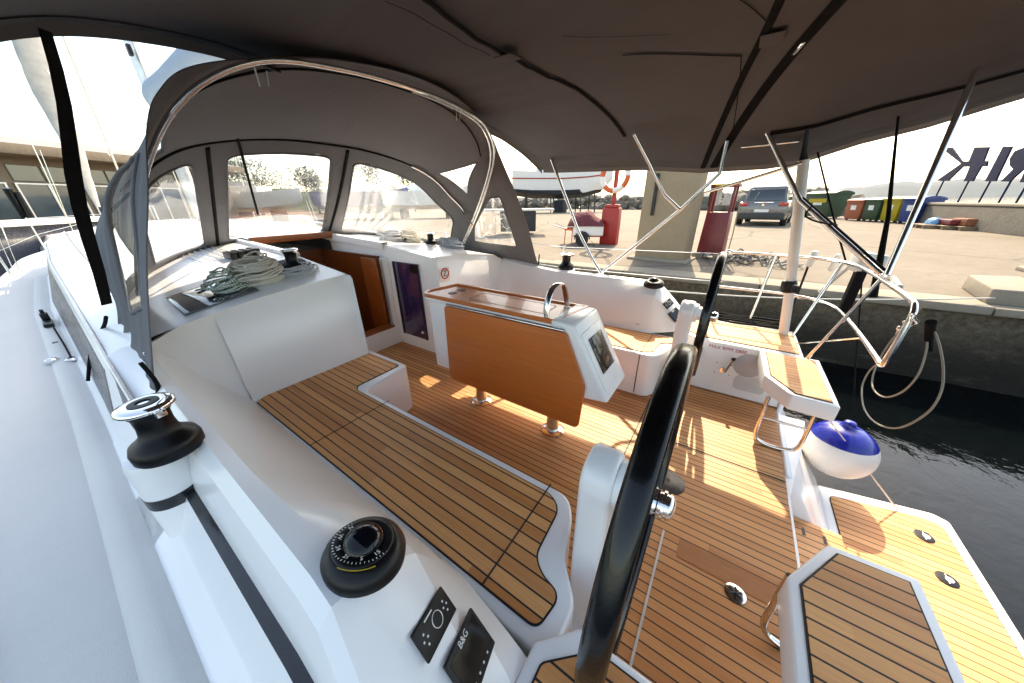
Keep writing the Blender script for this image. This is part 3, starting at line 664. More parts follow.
# compasses and instruments on each coaming
def surfz(x, y):
    sec = cosec(y)
    for (a, p), (b, q) in zip(sec[4:], sec[5:]):
        if a <= x <= b: return p + (q - p) * (x - a) / (b - a)
    return sec[-1][1]
for s in (1, -1):
    sx = lambda x: x if s == 1 else mir(x)
    def frame(x, y, e=.03):
        gx = (surfz(x + e, y) - surfz(x - e, y)) / (2 * e); gy = (surfz(x, y + e) - surfz(x, y - e)) / (2 * e)
        n = Vector((-gx * s, -gy, 1)).normalized(); u = Vector((0, 1, gy)).normalized(); w = u.cross(n).normalized(); u = n.cross(w)
        return Vector((sx(x), y, surfz(x, y))), n, u, w        # w points to starboard, u points forward
    def plate(name, mat, fr, hw, hu, h, par, du=0, dw=0, lift=0, bev=.003):
        p, n, u, w = fr
        return MB().obox(p + n * (h + lift) + u * du + w * dw, w, u, n, hw, hu, h).build(name, mat, par, bev=bev)
    p, nS, uS, wS = frame(.185, .575)
    nS = (nS + Vector((0, 0, 1.2))).normalized(); cc = p + nS * .002
    cp = MB().lathe([(.090, -.01), (.092, .012), (.086, .026), (.076, .036), (.070, .040)], cc, nS, 48)
    cp.v = [tuple(Vector(v) - uS * .10 * abs((Vector(v) - cc).dot(uS)) * (1 if (Vector(v) - cc).dot(uS) < 0 else -.3)) for v in cp.v]
    cmp_ = cp.build('compass', M['black'], yacht, smooth=True)
    MB().lathe([(.070, 0), (.069, .006), (.064, .009), (.046, .010), (.040, .004)], cc + nS * .034, nS, 48).build('bezel', M['black'], cmp_, smooth=True)
    MB().lathe([(.047 * math.cos(a), .036 * math.sin(a)) for a in [pi / 2 * k / 10 for k in range(11)]], cc + nS * .038, nS, 40).build('dome', M['screen'], cmp_, smooth=True)
    A = nS
    for k in range(10):
        a = 2 * pi * k / 10; d = (uS * math.cos(a) + wS * math.sin(a)).normalized(); q = cc + A * .0452 + d * .0545
        text('numeral', ['N', '3', '6', 'E', '12', '15', 'S', '21', '24', 'W'][k], q, A.cross(d), d * -1, .014, M['textwhite'], cmp_, .0003)
    tk_ = MB()
    for k in range(48):
        a = 2 * pi * k / 48; d = (uS * math.cos(a) + wS * math.sin(a)).normalized(); tk_.obox(cc + A * .0442 + d * .0655, d, A.cross(d), A, .0022, .0006, .0006)
    tk_.build('scale_mark', M['textwhite'], cmp_)
    MB().tube([cc + A * .040 + d2 for d2 in [(uS * math.cos(a) + wS * math.sin(a)).normalized() * .0805 for a in [pi * (1.08 + .32 * k / 10) for k in range(11)]]], .0012, 5).build('lubber_mark', M['yellow'], cmp_, smooth=True)
    # control head
    fr = frame(.225, .402); ch = plate('control_panel', M['black'], fr, .066, .036, .004, yacht)
    p, n, u, w = fr; p = p + n * .0086
    MB().tube([p + u * .017 * math.cos(a) + w * (.006 + .017 * math.sin(a)) for a in [2 * pi * k / 28 for k in range(28)]], .0012, 6, True).build('dial', M['satin'], ch, smooth=True)
    for (du, dw) in ((-.012, -.043), (.0, -.036), (.012, -.043), (.0, -.051), (-.012, .042), (.0, .049), (.012, .042), (.0, .035)):
        MB().obox(p + u * du + w * dw, u, w, n, .0022, .0022, .0005).build('button', M['textwhite'], ch)
    MB().obox(p + u * .026 - w * .01, w, u, n, .016, .0016, .0004).build('marking', M['textwhite'], ch)
    # chart display
    fr = frame(.252, .318); dp = plate('chart_display', M['black'], fr, .074, .055, .005, yacht)
    p, n, u, w = fr; p = p + n * .0106
    MB().obox(p + u * .004, w, u, n, .064, .038, .0007).build('glass', M['screen'], dp)
    text('marking', 'B&G', p + u * .041 + n * .001, w, u, .022, M['textwhite'], dp, .0004)
    for k in range(4): MB().obox(p - u * .040 + w * (-.036 + .024 * k), w, u, n, .0025, .0022, .0005).build('button', M['textwhite'], dp)
for s in (1, -1):   # little fitting on the seat back
    x = .41 if s == 1 else mir(.41)
    MB().obox((x, .62, .478), (0, 1, 0), (1, 0, 0), (0, 0, 1), .022, .006, .006).build('pad_eye', M['satin'], yacht, bev=.002)
# cabin-top hatch, rope clutches, deck gear
hz = lambda x, y, d=0: (x, y, zt(x, y) + d)
hg = [(.34, 2.62), (.74, 2.62), (.74, 3.08), (.35, 3.08)]
hh = MB().add([hz(x, y, .004) for x, y in hg] + [hz(x, y, .014) for x, y in hg], [(0, 1, 2, 3), (4, 5, 6, 7), (0, 1, 5, 4), (1, 2, 6, 5), (2, 3, 7, 6), (3, 0, 4, 7)]).build('deck_hatch', M['hatchglass'], yacht, bev=.004)
for y in (2.75, 2.98): MB().obox(Vector(hz(.52, y, .018)), (1, 0, .1), (0, 1, 0), (0, 0, 1), .03, .010, .004).build('latch', M['black'], hh)
for i, x in enumerate((.98, 1.04, 1.10, 1.16)):
    cl = MB().obox(Vector(hz(x - .05, 3.72, .03)), (1, 0, 0), (0, 1, 0), (0, 0, 1), .024, .10, .03).build('rope_clutch', M['black'], yacht, bev=.006)
for i in range(6):
    x = .72 + .055 * i
    MB().tube([hz(x + .02, 3.8, .012), hz(x - .0, 4.6, .012), hz(x + .25, 6.5, .012), (XC - .25 + .05 * i, 8.0, zt(XC, 8) + .05)], .005, 6).build('control_line', M['ropew'] if i % 2 else M['ropeb'], yacht, smooth=True)
for i in range(5):
    x = 2.62 + .055 * i
    MB().tube([hz(x, 3.5, .012), hz(x - .1, 5.0, .012), hz(x - .3, 6.5, .012), (XC + .25 - .05 * i, 8.0, zt(XC, 8) + .05)], .005, 6).build('control_line', M['ropew'] if i % 2 else M['ropeg'], yacht, smooth=True)
for x in (2.66, 2.72, 2.78): MB().obox(Vector(hz(x, 3.55, .03)), (1, 0, 0), (0, 1, 0), (0, 0, 1), .024, .09, .03).build('rope_clutch', M['black'], yacht, bev=.006)
for s in (1, -1):
    gx = lambda x: x if s == 1 else mir(x)
    pts = smoothpath([(gx(.20), 4.2, zt(.2, 4.2) + .01), (gx(.20), 4.3, zt(.2, 4.2) + .07), (gx(.21), 5.5, zt(.2, 5.5) + .08), (gx(.24), 7.2, zt(.3, 7.2) + .08), (gx(.26), 7.35, zt(.3, 7.3) + .01)], 5)
    MB().tube(pts, .013, 8).build('handrail', M['steel'], yacht, smooth=True)
# jib sheet car, padeyes and cleat on the port side deck
tk0 = MB().box(-.235, 4.6, .56, -.205, 5.9, .575).build('genoa_track', M['black'], yacht)
zc_ = interp(sheer, 5.3)
car = MB().box(-.25, 5.15, zc_ + .02, -.19, 5.40, zc_ + .055).box(-.245, 5.36, zc_ + .05, -.195, 5.46, zc_ + .115).build('genoa_car', M['black'], yacht, bev=.008)
MB().lathe([(.03, -.012), (.03, .012)], (-.22, 5.42, zc_ + .12), (1, 0, 0), 20).build('sheave', M['drum'], yacht, smooth=True)
for (x, y) in ((-.26, 4.15), (-.17, 4.05)):
    z = interp(sheer, y) + .02
    MB().lathe([(.035, 0), (.035, .010), (.02, .02), (.02, .012), (.012, .012)], (x, y, z), n=20).build('fairlead', M['chrome'], yacht, smooth=True)
MB().tube(smoothpath([(-.17, 4.05, .56), (-.18, 4.5, .58), (-.20, 5.1, .62)], 4), .006, 6).build('track_line', M['webbing'], yacht, smooth=True)

# mast, boom and standing rigging
mb = MB(); rg = []
for z in (1.1, 18.5): rg.append([(XC + .085 * math.cos(a), 7.9 + .13 * math.sin(a) - .0 * z, z) for a in [2 * pi * k / 20 for k in range(20)]])
mast = mb.loft(rg, True, True).build('mast', M['satin'], yacht, smooth=True)
rg = []
b0 = Vector((XC - .02, 7.55, 3.10)); b1 = Vector((XC - .02, 2.4, 3.14))
for i in range(13):
    t = i / 12; c = b0.lerp(b1, t); rx = .17 - .03 * t; rz = .215 - .03 * t
    rg.append([(c.x + rx * math.cos(a), c.y, c.z + rz * math.sin(a) + .01 * math.sin(4 * a + i)) for a in [2 * pi * k / 20 for k in range(20)]])
MB().loft(rg, True, True).build('boom_with_sail_cover', M['sailcover'], yacht, smooth=True)
MB().tube([(XC + .02, 7.7, 2.85), (XC, 2.2, 2.88)], .07, 12).build('boom', M['satin'], yacht, smooth=True)
for p, q, r in (((XC - .02, 7.75, 3.0), (XC, 7.8, 18), .008), ((XC - .16, 7.7, 1.2), (XC - .16, 7.78, 16), .006), ((-.35, 8.3, .78), (XC - .1, 7.95, 17), .005), ((-.30, 8.0, .78), (XC - .9, 7.95, 9), .005), ((mir(-.35), 8.3, .78), (XC + .1, 7.95, 17), .005), ((mir(-.3), 8.0, .78), (XC + .9, 7.95, 9), .005), ((XC, 13.9, 1.0), (XC, 8, 18), .02)):
    MB().tube([p, q], r, 6).build('stay', M['steel'] if r < .007 else M['ropew'], yacht, smooth=True)
MB().box(XC - .13, 7.62, 3.6, XC - .085, 7.72, 3.72).box(XC - .13, 7.62, 4.4, XC - .085, 7.72, 4.5).build('mast_cleat', M['black'], yacht, bev=.005)

# lifelines with stanchions, port and starboard
for s in (1, -1):
    X_ = lambda y: (XC - s * (interp(beam, y) - .05))
    sy = (2.2, 4.2, 6.4, 8.6, 10.8) if s == 1 else (1.9, 4.2, 6.4, 8.6, 10.8)
    for y in sy:
        if s == 1 and y < 5: continue
        MB().tube([(X_(y), y, interp(sheer, y)), (X_(y), y, interp(sheer, y) + .62)], .0125, 8).build('stanchion', M['steel'], yacht, smooth=True)
    if s == -1:
        for h in (.60, .32):
            p = [(mir(-2.06) - .0 if False else 3.84, -.02, .50 + h + .02)] + [(X_(y), y, interp(sheer, y) + h) for y in sy]
            MB().tube(p, .0035, 6).build('lifeline', M['steel'], yacht, smooth=True)
    else:
        for h in (.60, .32):
            p = [(X_(y), y, interp(sheer, y) + h) for y in sy[2:]] + [(XC - .2, 13.8, 1.5)]
            MB().tube(p, .0035, 6).build('lifeline', M['steel'], yacht, smooth=True)
# stern rail, starboard quarter
U = 1.14; Lw = .80
cr = [(3.80, .02), (3.80, -.55), (3.62, -.80), (3.2, -.835), (2.55, -.815), (2.30, -.80)]
up_ = [(x, y, U) for x, y in cr]; lo = [(x, y, Lw) for x, y in cr]
top_ = [(3.82, .05, .50), (3.80, .04, U - .04)] + [(3.80, -.05, U), (3.80, -.45, U), (3.76, -.62, U), (3.62, -.77, U), (3.4, -.83, U), (2.9, -.83, U), (2.42, -.81, U), (2.30, -.80, U - .02), (2.27, -.795, U - .08), (2.27, -.79, Lw + .06), (2.31, -.795, Lw), (2.42, -.80, Lw), (2.9, -.815, Lw), (3.4, -.81, Lw), (3.62, -.74, Lw), (3.74, -.60, Lw), (3.78, -.4, Lw), (3.78, .03, Lw)]
rail = MB().tube(smoothpath(top_, 5), .0135, 10).build('stern_rail', M['steel'], yacht, smooth=True)
for a, b in (((3.62, -.77, U), (3.50, -.62, .50)), ((2.95, -.83, U), (3.02, -.66, .48)), ((3.79, -.35, U), (3.70, -.30, .50))):
    MB().tube([a, b], .0125, 8).build('upright', M['steel'], rail, smooth=True)
MB().tube([(3.30, -.62, .50), (2.75, -.812, Lw)], .006, 6).build('brace', M['steel'], rail, smooth=True)
clp = MB()
for q in range(9):
    clp.tube([Vector((2.27, -.80, 1.09)) + Vector((.012 * math.sin(q * 2.3) + .01 * q - .03, .012 * math.cos(q * 1.7), -.012 * q)) + Vector((.014 * math.cos(a), .006 * math.sin(a * 2), .014 * math.sin(a))) for a in [2 * pi * k / 12 for k in range(12)]], .003, 5, True)
clp.build('shackles', M['steel'], rail, smooth=True)
# white holder box, stern light and brackets clamped on the rail
hb = MB().obox((3.56, -.86, 1.16), (1, .15, 0), (-.15, 1, .1), (0, 0, 1), .085, .05, .075).build('rail_box', M['white'], rail, bev=.015)
MB().obox((3.50, -.86, .93), (1, 0, 0), (0, 1, 0), (0, 0, 1), .045, .03, .17).build('black_grip', M['webbing'], rail, bev=.01)
MB().tube([(3.66, -.82, 1.10), (3.72, -.72, .86)], .014, 8).build('stay_arm', M['white'], rail, smooth=True)
for x, y, z, k in ((3.24, -.87, 1.16, .75), (3.82, -.60, 1.10, .8), (3.76, -.74, 1.09, .6)):
    MB().lathe([(.004 * k, .0), (.030 * k, .012), (.034 * k, .05), (.034 * k, .12), (.028 * k, .14), (.004 * k, .146)], (x, y, z - .05), (.1, -.1, 1), 20).build('stern_lamp', M['white'], rail, smooth=True)
MB().tube([(3.82, -.60, 1.06), (3.84, -.60, .50)], .009, 8).build('rod', M['black'], rail, smooth=True)
MB().tube([(3.12, -.86, 1.15), (3.0, -.86, 1.13), (2.9, -.86, 1.16), (2.72, -.85, 1.14)], .016, 8).build('clamp_bar', M['satin'], rail, smooth=True)
# pole standing on the starboard quarter
pole = MB().tube([(3.52, -.555, .50), (3.50, -.49, .90), (3.46, -.30, 1.88)], .036, 20).build('antenna_pole', M['white'], yacht, smooth=True)
MB().lathe([(.05, -.05), (.054, -.02), (.054, .03), (.046, .05)], (3.50, -.475, .93), (0, .15, 1), 20).obox((3.44, -.50, .93), (1, .1, 0), (0, 1, 0), (0, 0, 1), .05, .02, .03).build('clamp', M['black'], pole, bev=.004)
MB().tube([(3.46, -.30, 1.87), (3.455, -.285, 1.93), (3.44, -.26, 2.08)], [.03, .017, .012], 12).build('tip', M['black'], pole, smooth=True)

# ------------------------------------------------------------------ bimini
def bz(x, y):
    t = abs((x - XC) / 1.86); zs_ = interp([(-1.7, 2.30), (-1.2, 2.15), (-.9, 2.05), (-.6, 1.98), (-.29, 1.87), (-.08, 1.845), (.38, 1.845), (.9, 1.90), (1.87, 1.935), (2.2, 1.96)], y)
    zc2 = interp([(-1.7, 2.5), (-.2, 2.49), (.1, 2.50), (1.05, 2.46), (1.5, 2.42), (2.05, 2.37), (2.6, 2.36)], y)
    w = .012 * math.sin(3.1 * x + 2.2 * y) * math.sin(5.3 * y + x) + .005 * math.sin(9 * x - 3 * y) + .0065 * math.sin(17 * y + 4 * math.sin(2.3 * x) + 2 * x) * max(0, math.sin(1.9 * x + 1.2 * y)) + .004 * math.sin(27 * x + 9 * y + 4 * math.sin(3 * y)) * max(0, math.sin(2.7 * y - x))
    port = .04 * max(0, (XC - x) / 1.86) ** 2 * min(1, max(0, y - .6))
    return zs_ + (zc2 - zs_) * (1 - min(1, t) ** 4.2) + w * (1 - t ** 2) + port
NXX = 120; yb = [-1.6 + 3.62 * i / 130 for i in range(131)]
def bx(i): u = -1 + 2 * i / NXX; return XC + 1.84 * math.sin(u * pi / 2) if False else XC + 1.84 * (abs(u) ** .8) * (1 if u > 0 else -1)
def fy(x, y):
    if y > 1.0: return y + (y - 1.0) * (.42 * (1 - abs((x - XC) / 1.86) ** 2.5))
    return y
rg = [[(bx(i), fy(bx(i), y), bz(bx(i), y)) for i in range(NXX + 1)] for y in yb]
bim = MB().loft(rg).build('bimini', M['canvas'], yacht, smooth=True)
md = bim.modifiers.new('thick', 'SOLIDIFY'); md.thickness = .004; md.offset = 1
# dark bound edge
for s in (1, -1):
    xe = XC + s * 1.84
    e = MB(); e.loft([[(xe - s * .035, y, bz(xe - s * .035, y) - .004), (xe + s * .003, y, bz(xe, y) - .006), (xe + s * .003, y, bz(xe, y) - .035)] for y in yb]).build('edge_band', M['canvas'], bim, smooth=True)
rgf = [[(bx(i), fy(bx(i), yb[-1]) + d, bz(bx(i), yb[-1]) - h) for d, h in ((-.05, .006), (.004, .006), (.006, .045))] for i in range(NXX + 1)]
MB().loft(rgf).build('edge_band', M['canvas'], bim, smooth=True)
def bowline(yc, ys_, x0=-1.72, x1=1.72, n=40, dz=.015):
    return [Vector((XC + x0 + (x1 - x0) * i / n, yc + (ys_ - yc) * abs((x0 + (x1 - x0) * i / n) / 1.72) ** 2, 0)) for i in range(n + 1)]
for (yc, ys_, w, nm, x1) in ((1.38, .99, .017, 'bow_sleeve', 1.60), (.03, .335, .022, 'bow_sleeve', 1.83), (-.26, .225, .034, 'zip_band', 1.83)):
    P = bowline(yc, ys_, -x1, x1)
    rgs = []
    for p in P:
        z = bz(p.x, p.y) - .007; rgs.append([(p.x, p.y - w, z), (p.x, p.y - w * .5, z - .008), (p.x, p.y + w * .5, z - .008), (p.x, p.y + w, z)])
    sl = MB().loft(rgs).build(nm, M['webbing'], bim, smooth=True)
    if nm == 'zip_band':
        k = min(range(len(P)), key=lambda i: abs(P[i].x - 2.90)); p = P[k]; q = P[k + 1]
        pu_ = (Vector((q.x, q.y, bz(q.x, q.y))) - Vector((p.x, p.y, bz(p.x, p.y)))).normalized()
        MB().obox((p.x, p.y, bz(p.x, p.y) - .021), pu_, (0, 1, 0), (0, 0, 1), .045, .010, .003).obox((p.x + .05, p.y, bz(p.x, p.y) - .021), pu_, (0, 1, 0), (0, 0, 1), .018, .006, .004).build('zip_pull', M['chrome'], bim, bev=.002)
for (x, y, a, b) in ((1.98, 1.37, .065, .06), (2.72, .075, .06, .055)):
    MB().obox((x, y, bz(x, y) - .022), (1, 0, (bz(x + .05, y) - bz(x - .05, y)) / .1), (0, 1, 0), (0, 0, 1), a, b, .003).build('patch', M['canvas'], bim, bev=.002)
def bline(a, b, w, name, mat=None, n=12):
    a = Vector(a); b = Vector(b); d = (b - a).normalized(); p = Vector((-d.y, d.x)) * w; r = []
    for i in range(n + 1):
        c = a.lerp(b, i / n); r.append([(c.x - p.x, c.y - p.y, bz(c.x - p.x, c.y - p.y) - .007), (c.x + p.x, c.y + p.y, bz(c.x + p.x, c.y + p.y) - .007)])
    return MB().loft(r).build(name, mat or M['webbing'], bim)
bline((2.48, .84), (2.84, .215), .007, 'window_zip'); bline((2.84, .215), (3.40, .20), .003, 'seam'); bline((1.20, 1.47), (1.90, 1.44), .003, 'seam'); bline((3.44, -1.6), (3.44, -.05), .012, 'edge_seam'); bline((1.5, .55), (2.6, .10), .003, 'seam'); bline((2.05, 1.05), (2.4, .55), .0025, 'seam')
# stainless bimini frame
j = Vector((3.52, 1.18, .86)); k2 = Vector((3.5, .48, 1.53))
fm = [[tuple(onx(634, 134, 3.30)), tuple(onx(650, 165, 3.42)), tuple(onx(664, 195, 3.50)), tuple(k2)],
      [(3.50, 1.86, bz(3.5, 1.86) - .01), (3.54, 1.50, 1.30), (3.54, 1.30, 1.0), tuple(j)],
      [tuple(j), tuple(k2), (3.50, .23, 1.82), (3.44, .225, bz(3.44, .225) - .03)],
      [tuple(onx(704, 193, 3.5)), tuple(onx(802, 163, 3.42))]]
for s in (-1,):
    for i, p in enumerate(fm):
        q = [(v[0] if s == -1 else mir(v[0]), v[1], v[2]) for v in p]
        if s == 1 and i == 3: continue
        MB().tube(q, .016 if i != 3 else .012, 10).build('frame_tube', M['steel'], bim, smooth=True)
    jj = (j.x, j.y, j.z)
    MB().lathe([(.035, 0), (.035, .012), (.018, .02)], (jj[0], jj[1], jj[2] - .02), n=16).build('deck_hinge', M['steel'], bim, smooth=True)
# aft struts on the stern quarter
MB().tube([(3.46, -.02, 2.09), (3.40, -.35, 1.60), (3.02, -.84, 1.16)], .018, 10).build('strut', M['steel'], bim, smooth=True)
MB().tube([(3.50, -.24, bz(3.5, -.24) - .02), (3.46, -.02, 2.0), (3.46, .12, 2.0)], .009, 8).build('strut', M['steel'], bim, smooth=True)
MB().tube([(3.36, -.93, bz(3.3, -.93)), (3.0, -.86, 1.16)], .017, 10).build('strut', M['steel'], bim, smooth=True)
MB().tube([(3.40, -.94, bz(3.3, -.93)), (3.03, -.875, 1.18)], .010, 8).build('strap', M['webbing'], bim, smooth=True)
MB().tube([(3.42, -.36, 1.62), (3.04, -.855, 1.18)], .010, 8).build('strap', M['webbing'], bim, smooth=True)
MB().tube([(3.55, -.72, bz(3.5, -.72)), (3.2, -.80, 1.5), (3.05, -.86, 1.0)], [.006, .012, .022], 8).build('strap', M['webbing'], bim, smooth=True)
MB().tube([(3.52, -.37, 1.93), (3.30, -.55, 1.50), (3.25, -.70, 1.2)], .006, 8).build('strap', M['webbing'], bim, smooth=True)
MB().tube(smoothpath([(3.34, -.42, 1.56), (3.30, -.40, 1.50), (3.27, -.47, 1.46), (3.22, -.58, 1.44)], 5), .006, 6).build('strap', M['webbing'], bim, smooth=True)
# port side tie-down webbing
pa = Vector(ony(45, 30, 2.2)); pq = ony(104, 305, 2.0)
w = Vector((.022, .014, 0))
MB().loft([[p - w * (1 - .3 * abs(i - 4) / 4), p + w * (1 - .3 * abs(i - 4) / 4)] for i, p in enumerate([pa.lerp(pq, i / 8) + Vector((.008 * math.sin(i), 0, 0)) for i in range(9)])]).build('tie_down', M['webbing'], bim)
MB().tube(smoothpath([onz(106, 317, 1.05), onz(104, 326, .98), onz(95, 342, .86), onz(90, 358, .74), onz(88, 381, .60)], 5), [.009] * 21, 8).build('lashing', M['webbing'], bim, smooth=True)

# ------------------------------------------------------------------ spray hood (dodger)
R0=[(1.70,.88,1.97),(1.66,1.0,2.0),(1.54,1.38,2.05),(1.43,1.68,2.12),(1.34,1.93,2.2),(1.25,2.08,2.22),(1.09,2.20,2.18),(.7,2.31,2.06),(.35,2.36,1.98),(0,2.375,1.95)]
R1=[(1.68,.92,2.70),(1.64,1.05,2.68),(1.58,1.38,2.62),(1.50,1.68,2.54),(1.29,1.94,2.42),(1.17,2.09,2.32),(1.00,2.215,2.22),(.7,2.325,2.12),(.35,2.375,2.05),(0,2.39,2.03)]
R2=[(1.66,.95,3.0),(1.62,1.12,3.02),(1.62,1.33,3.04),(1.53,1.55,3.06),(1.33,1.73,3.1),(1.18,1.88,3.15),(.97,2.0,3.2),(.68,2.08,3.24),(.34,2.12,3.25),(0,2.125,3.25)]
R3=[(1.66,.94,3.05),(1.58,1.0,3.35),(1.48,1.06,3.65),(1.36,1.10,3.92),(1.2,1.14,4.2),(1.0,1.16,4.45),(.76,1.18,4.63),(.5,1.19,4.74),(.25,1.2,4.8),(0,1.2,4.82)]
RS=[R0,R1,R2,R3]
def ring(k,u): # u in [-1,1], -1 port base, 0 centre
    a=1-abs(u); T=RS[k]; f=a*(len(T)-1); i=min(len(T)-2,int(f)); f-=i
    def g(j,c): 
        j=j if j<len(T) else 2*(len(T)-1)-j; s=1
        if j<0: return 2*T[0][c]-T[1][c]
        return T[j][c]*(s)
    out=[]
    for c in range(3):
        p0,p1,p2=g(i-1,c),g(i,c),g(i+1,c)
        p3=g(i+2,c) if i+2<len(T) else (-T[-2][0] if c==0 else T[-2][c])
        out.append(.5*((2*p1)+(p2-p0)*f+(2*p0-5*p1+4*p2-p3)*f*f+(3*p1-p0-3*p2+p3)*f**3))
    w,z,y=out
    return (XC+(w if u>0 else -w),y,z)
def surf(u,t):
    p = surf0(u, t)
    e = max(0, abs(u) - .45) * (1 if u < 0 else .5)
    return (p[0] + e * (.022 * math.sin(11 * t + 3 * u) + .010 * math.sin(27 * t + 9 * u)), p[1], p[2] + .004 * math.sin(13 * u + 4 * t))
def surf0(u,t):
    i=min(2,int(t));f=t-i;a=ring(i,u);b=ring(i+1,u)
    return tuple(p+(q-p)*f for p,q in zip(a,b))

D = 180 / pi
def inpoly(p, P):
    c = False
    for (x0, y0), (x1, y1) in zip(P, P[1:] + P[:1]):
        if (y0 > p[1]) != (y1 > p[1]) and p[0] < (x1 - x0) * (p[1] - y0) / (y1 - y0) + x0: c = not c
    return c
W1 = rpoly([(-.56, 2.10), (-.335, 2.10), (-.35, 2.90), (-.60, 2.90)], .04)
W2 = rpoly([(-.245, 2.10), (.035, 2.09), (.185, 2.90), (-.255, 2.90)], .04)
W3 = rpoly([(.115, 2.10), (.40, 2.13), (.70, 2.22), (.80, 2.52), (.74, 2.88), (.275, 2.90)], .05)
W4 = rpoly([(.47, 1.16), (.42, 1.86), (.62, 1.62)], .04)
W5 = rpoly([(.665, .62), (.86, .36), (.87, 1.80), (.78, 1.75), (.67, 1.05)], .04)
W5p = rpoly([(.60, .42), (.83, .28), (.87, .98), (.63, 1.05)], .05)
W6 = rpoly([(-.70, 2.15), (-.64, 2.12), (-.66, 2.85), (-.80, 2.7)], .03)
def inwin(u, t):
    for k, P in enumerate((W1, W2, W3, W4, W5, W6)):
        if inpoly((u, t), P): return k + 1
    for k, P in enumerate((W4, W5p)):
        if inpoly((-u, t), P): return k + 11
    return 0
NP, NTT = 280, 180
fab = MB(); pan = MB(); grid = [[Vector(surf(-1 + 2 * i / NP, 3 * jx / NTT)) + Vector((0, 0, .004 * math.sin(20 * i / NP + 5 * jx / NTT))) for i in range(NP + 1)] for jx in range(NTT + 1)]
fa, pa_, groups = [], [], {}
for jx in range(NTT):
    for i in range(NP):
        q = (jx * (NP + 1) + i, jx * (NP + 1) + i + 1, (jx + 1) * (NP + 1) + i + 1, (jx + 1) * (NP + 1) + i)
        kw = inwin(-1 + 2 * (i + .5) / NP, 3 * (jx + .5) / NTT)
        if kw: pa_.append((jx, i, q)); groups.setdefault(kw, []).append((jx, i, q))
        else: fa.append((jx, i, q))
V_ = [p for r in grid for p in r]
def sub(faces):
    use = {}; vs = []; fs = []
    for _, _, q in faces:
        f = []
        for v in q:
            if v not in use: use[v] = len(vs); vs.append(V_[v])
            f.append(use[v])
        fs.append(tuple(f))
    m = MB(); m.add(vs, fs); return m
hood = sub(fa).build('spray_hood', M['canvas2'], yacht, smooth=True, recalc=True)
md = hood.modifiers.new('thick', 'SOLIDIFY'); md.thickness = .005; md.offset = 0
for key in sorted(groups):
    sub(groups[key]).build('clear_pane', M['vinyl'], hood, smooth=True)
for P, sgs_ in ((W1, (1,)), (W2, (1,)), (W3, (1,)), (W4, (1, -1)), (W5, (1,)), (W6, (1,)), (W5p, (-1,))):
    for sg_ in sgs_:
        PP = []
        for (a_, b_), (c_, d_) in zip(P, P[1:] + P[:1]):
            for q_ in range(4): PP.append(Vector(surf(sg_ * (a_ + (c_ - a_) * q_ / 4), b_ + (d_ - b_) * q_ / 4)))
        PP = [p_ for i_, p_ in enumerate(PP) if i_ == 0 or (p_ - PP[i_ - 1]).length > 1e-4]
        MB().tube(PP, .0105, 8, True).build('pane_binding', M['canvas2'], hood, smooth=True)
# hoops, seams and the dark strips between windows
HP_ = [(465, 243, 1.53), (483, 199, 1.40), (494, 158, 1.20), (485, 126, .88), (456, 106, .46), (417, 90, 0)]
HW = [(w_, onx(a_, b_, XC + w_).z, onx(a_, b_, XC + w_).y) for a_, b_, w_ in HP_]
HW_old = [(1.24, 1.02, 2.86), (1.22, 1.30, 2.67), (1.21, 1.60, 2.47), (1.21, 1.84, 2.32), (1.16, 2.02, 2.20), (1.03, 2.15, 2.12), (.80, 2.25, 2.06), (.5, 2.30, 2.02), (.25, 2.32, 2.01), (0, 2.325, 2.01)]
hp = [(XC - w_, y, z) for w_, z, y in HW] + [(XC + w_, y, z) for w_, z, y in HW[-2::-1]]
MB().tube(smoothpath(hp, 6), .0135, 10).build('hoop', M['steel'], hood, smooth=True)
MB().tube(smoothpath([Vector(p) + Vector((-.03, .02, -.01)) for p in hp[-6:]], 5), .009, 8).build('hoop', M['steel'], hood, smooth=True)
S_ = lambda u, t: Vector(surf(u, t))
MB().tube([S_(.30 + .55 * i / 20, 2.0) + Vector((0, -.03, -.022)) for i in range(15)] + [Vector((XC + 1.22, 2.62, 1.38))], .011, 10).build('hoop', M['steel'], hood, smooth=True)
MB().tube([S_(-.8 + 1.5 * i / 50, 2) + Vector((0, -.004, -.008)) for i in range(51)], .008, 8).build('seam_piping', M['webbing'], hood, smooth=True)
MB().tube([S_(-.42 + .86 * i / 40, 1.10) + Vector((0, 0, -.008)) for i in range(41)], .006, 8).build('seam_piping', M['webbing'], hood, smooth=True)
for u0, u1 in ((-.29, -.30), (.075, .23)):
    MB().tube([S_(u0 + (u1 - u0) * k / 12, 2.03 + .94 * k / 12) + Vector((0, -.008, -.002)) for k in range(13)], .016, 8).build('strap', M['webbing'], hood, smooth=True)
MB().tube([S_(-.22, 2.0) + Vector((0, -.03, 0)), S_(-.16, 2.60) + Vector((0, -.10, -.02))], .010, 8).build('strap', M['webbing'], hood, smooth=True)
for u0 in (-.235, .20):
    i0 = min(range(len(HW)), key=lambda q: abs(HW[q][0] - abs(S_(u0, 1).x - XC))); p = Vector((XC + (1 if u0 > 0 else -1) * HW[i0][0], HW[i0][2], HW[i0][1])); q = S_(u0, 1.10) + Vector((0, 0, -.012))
    MB().obox((p + q) / 2, q - p, (1, 0, 0), (q - p).cross(Vector((1, 0, 0))), (q - p).length / 2, .03, .004).build('tab', M['webbing'], hood, bev=.002)
    MB().tube([p + Vector((-.02, -.02, -.03)), p + Vector((-.015, -.01, -.10))], .004, 6).tube([p + Vector((.03, -.02, -.03)), p + Vector((.03, .0, -.09))], .003, 6).build('zip_pull', M['satin'], hood, smooth=True)
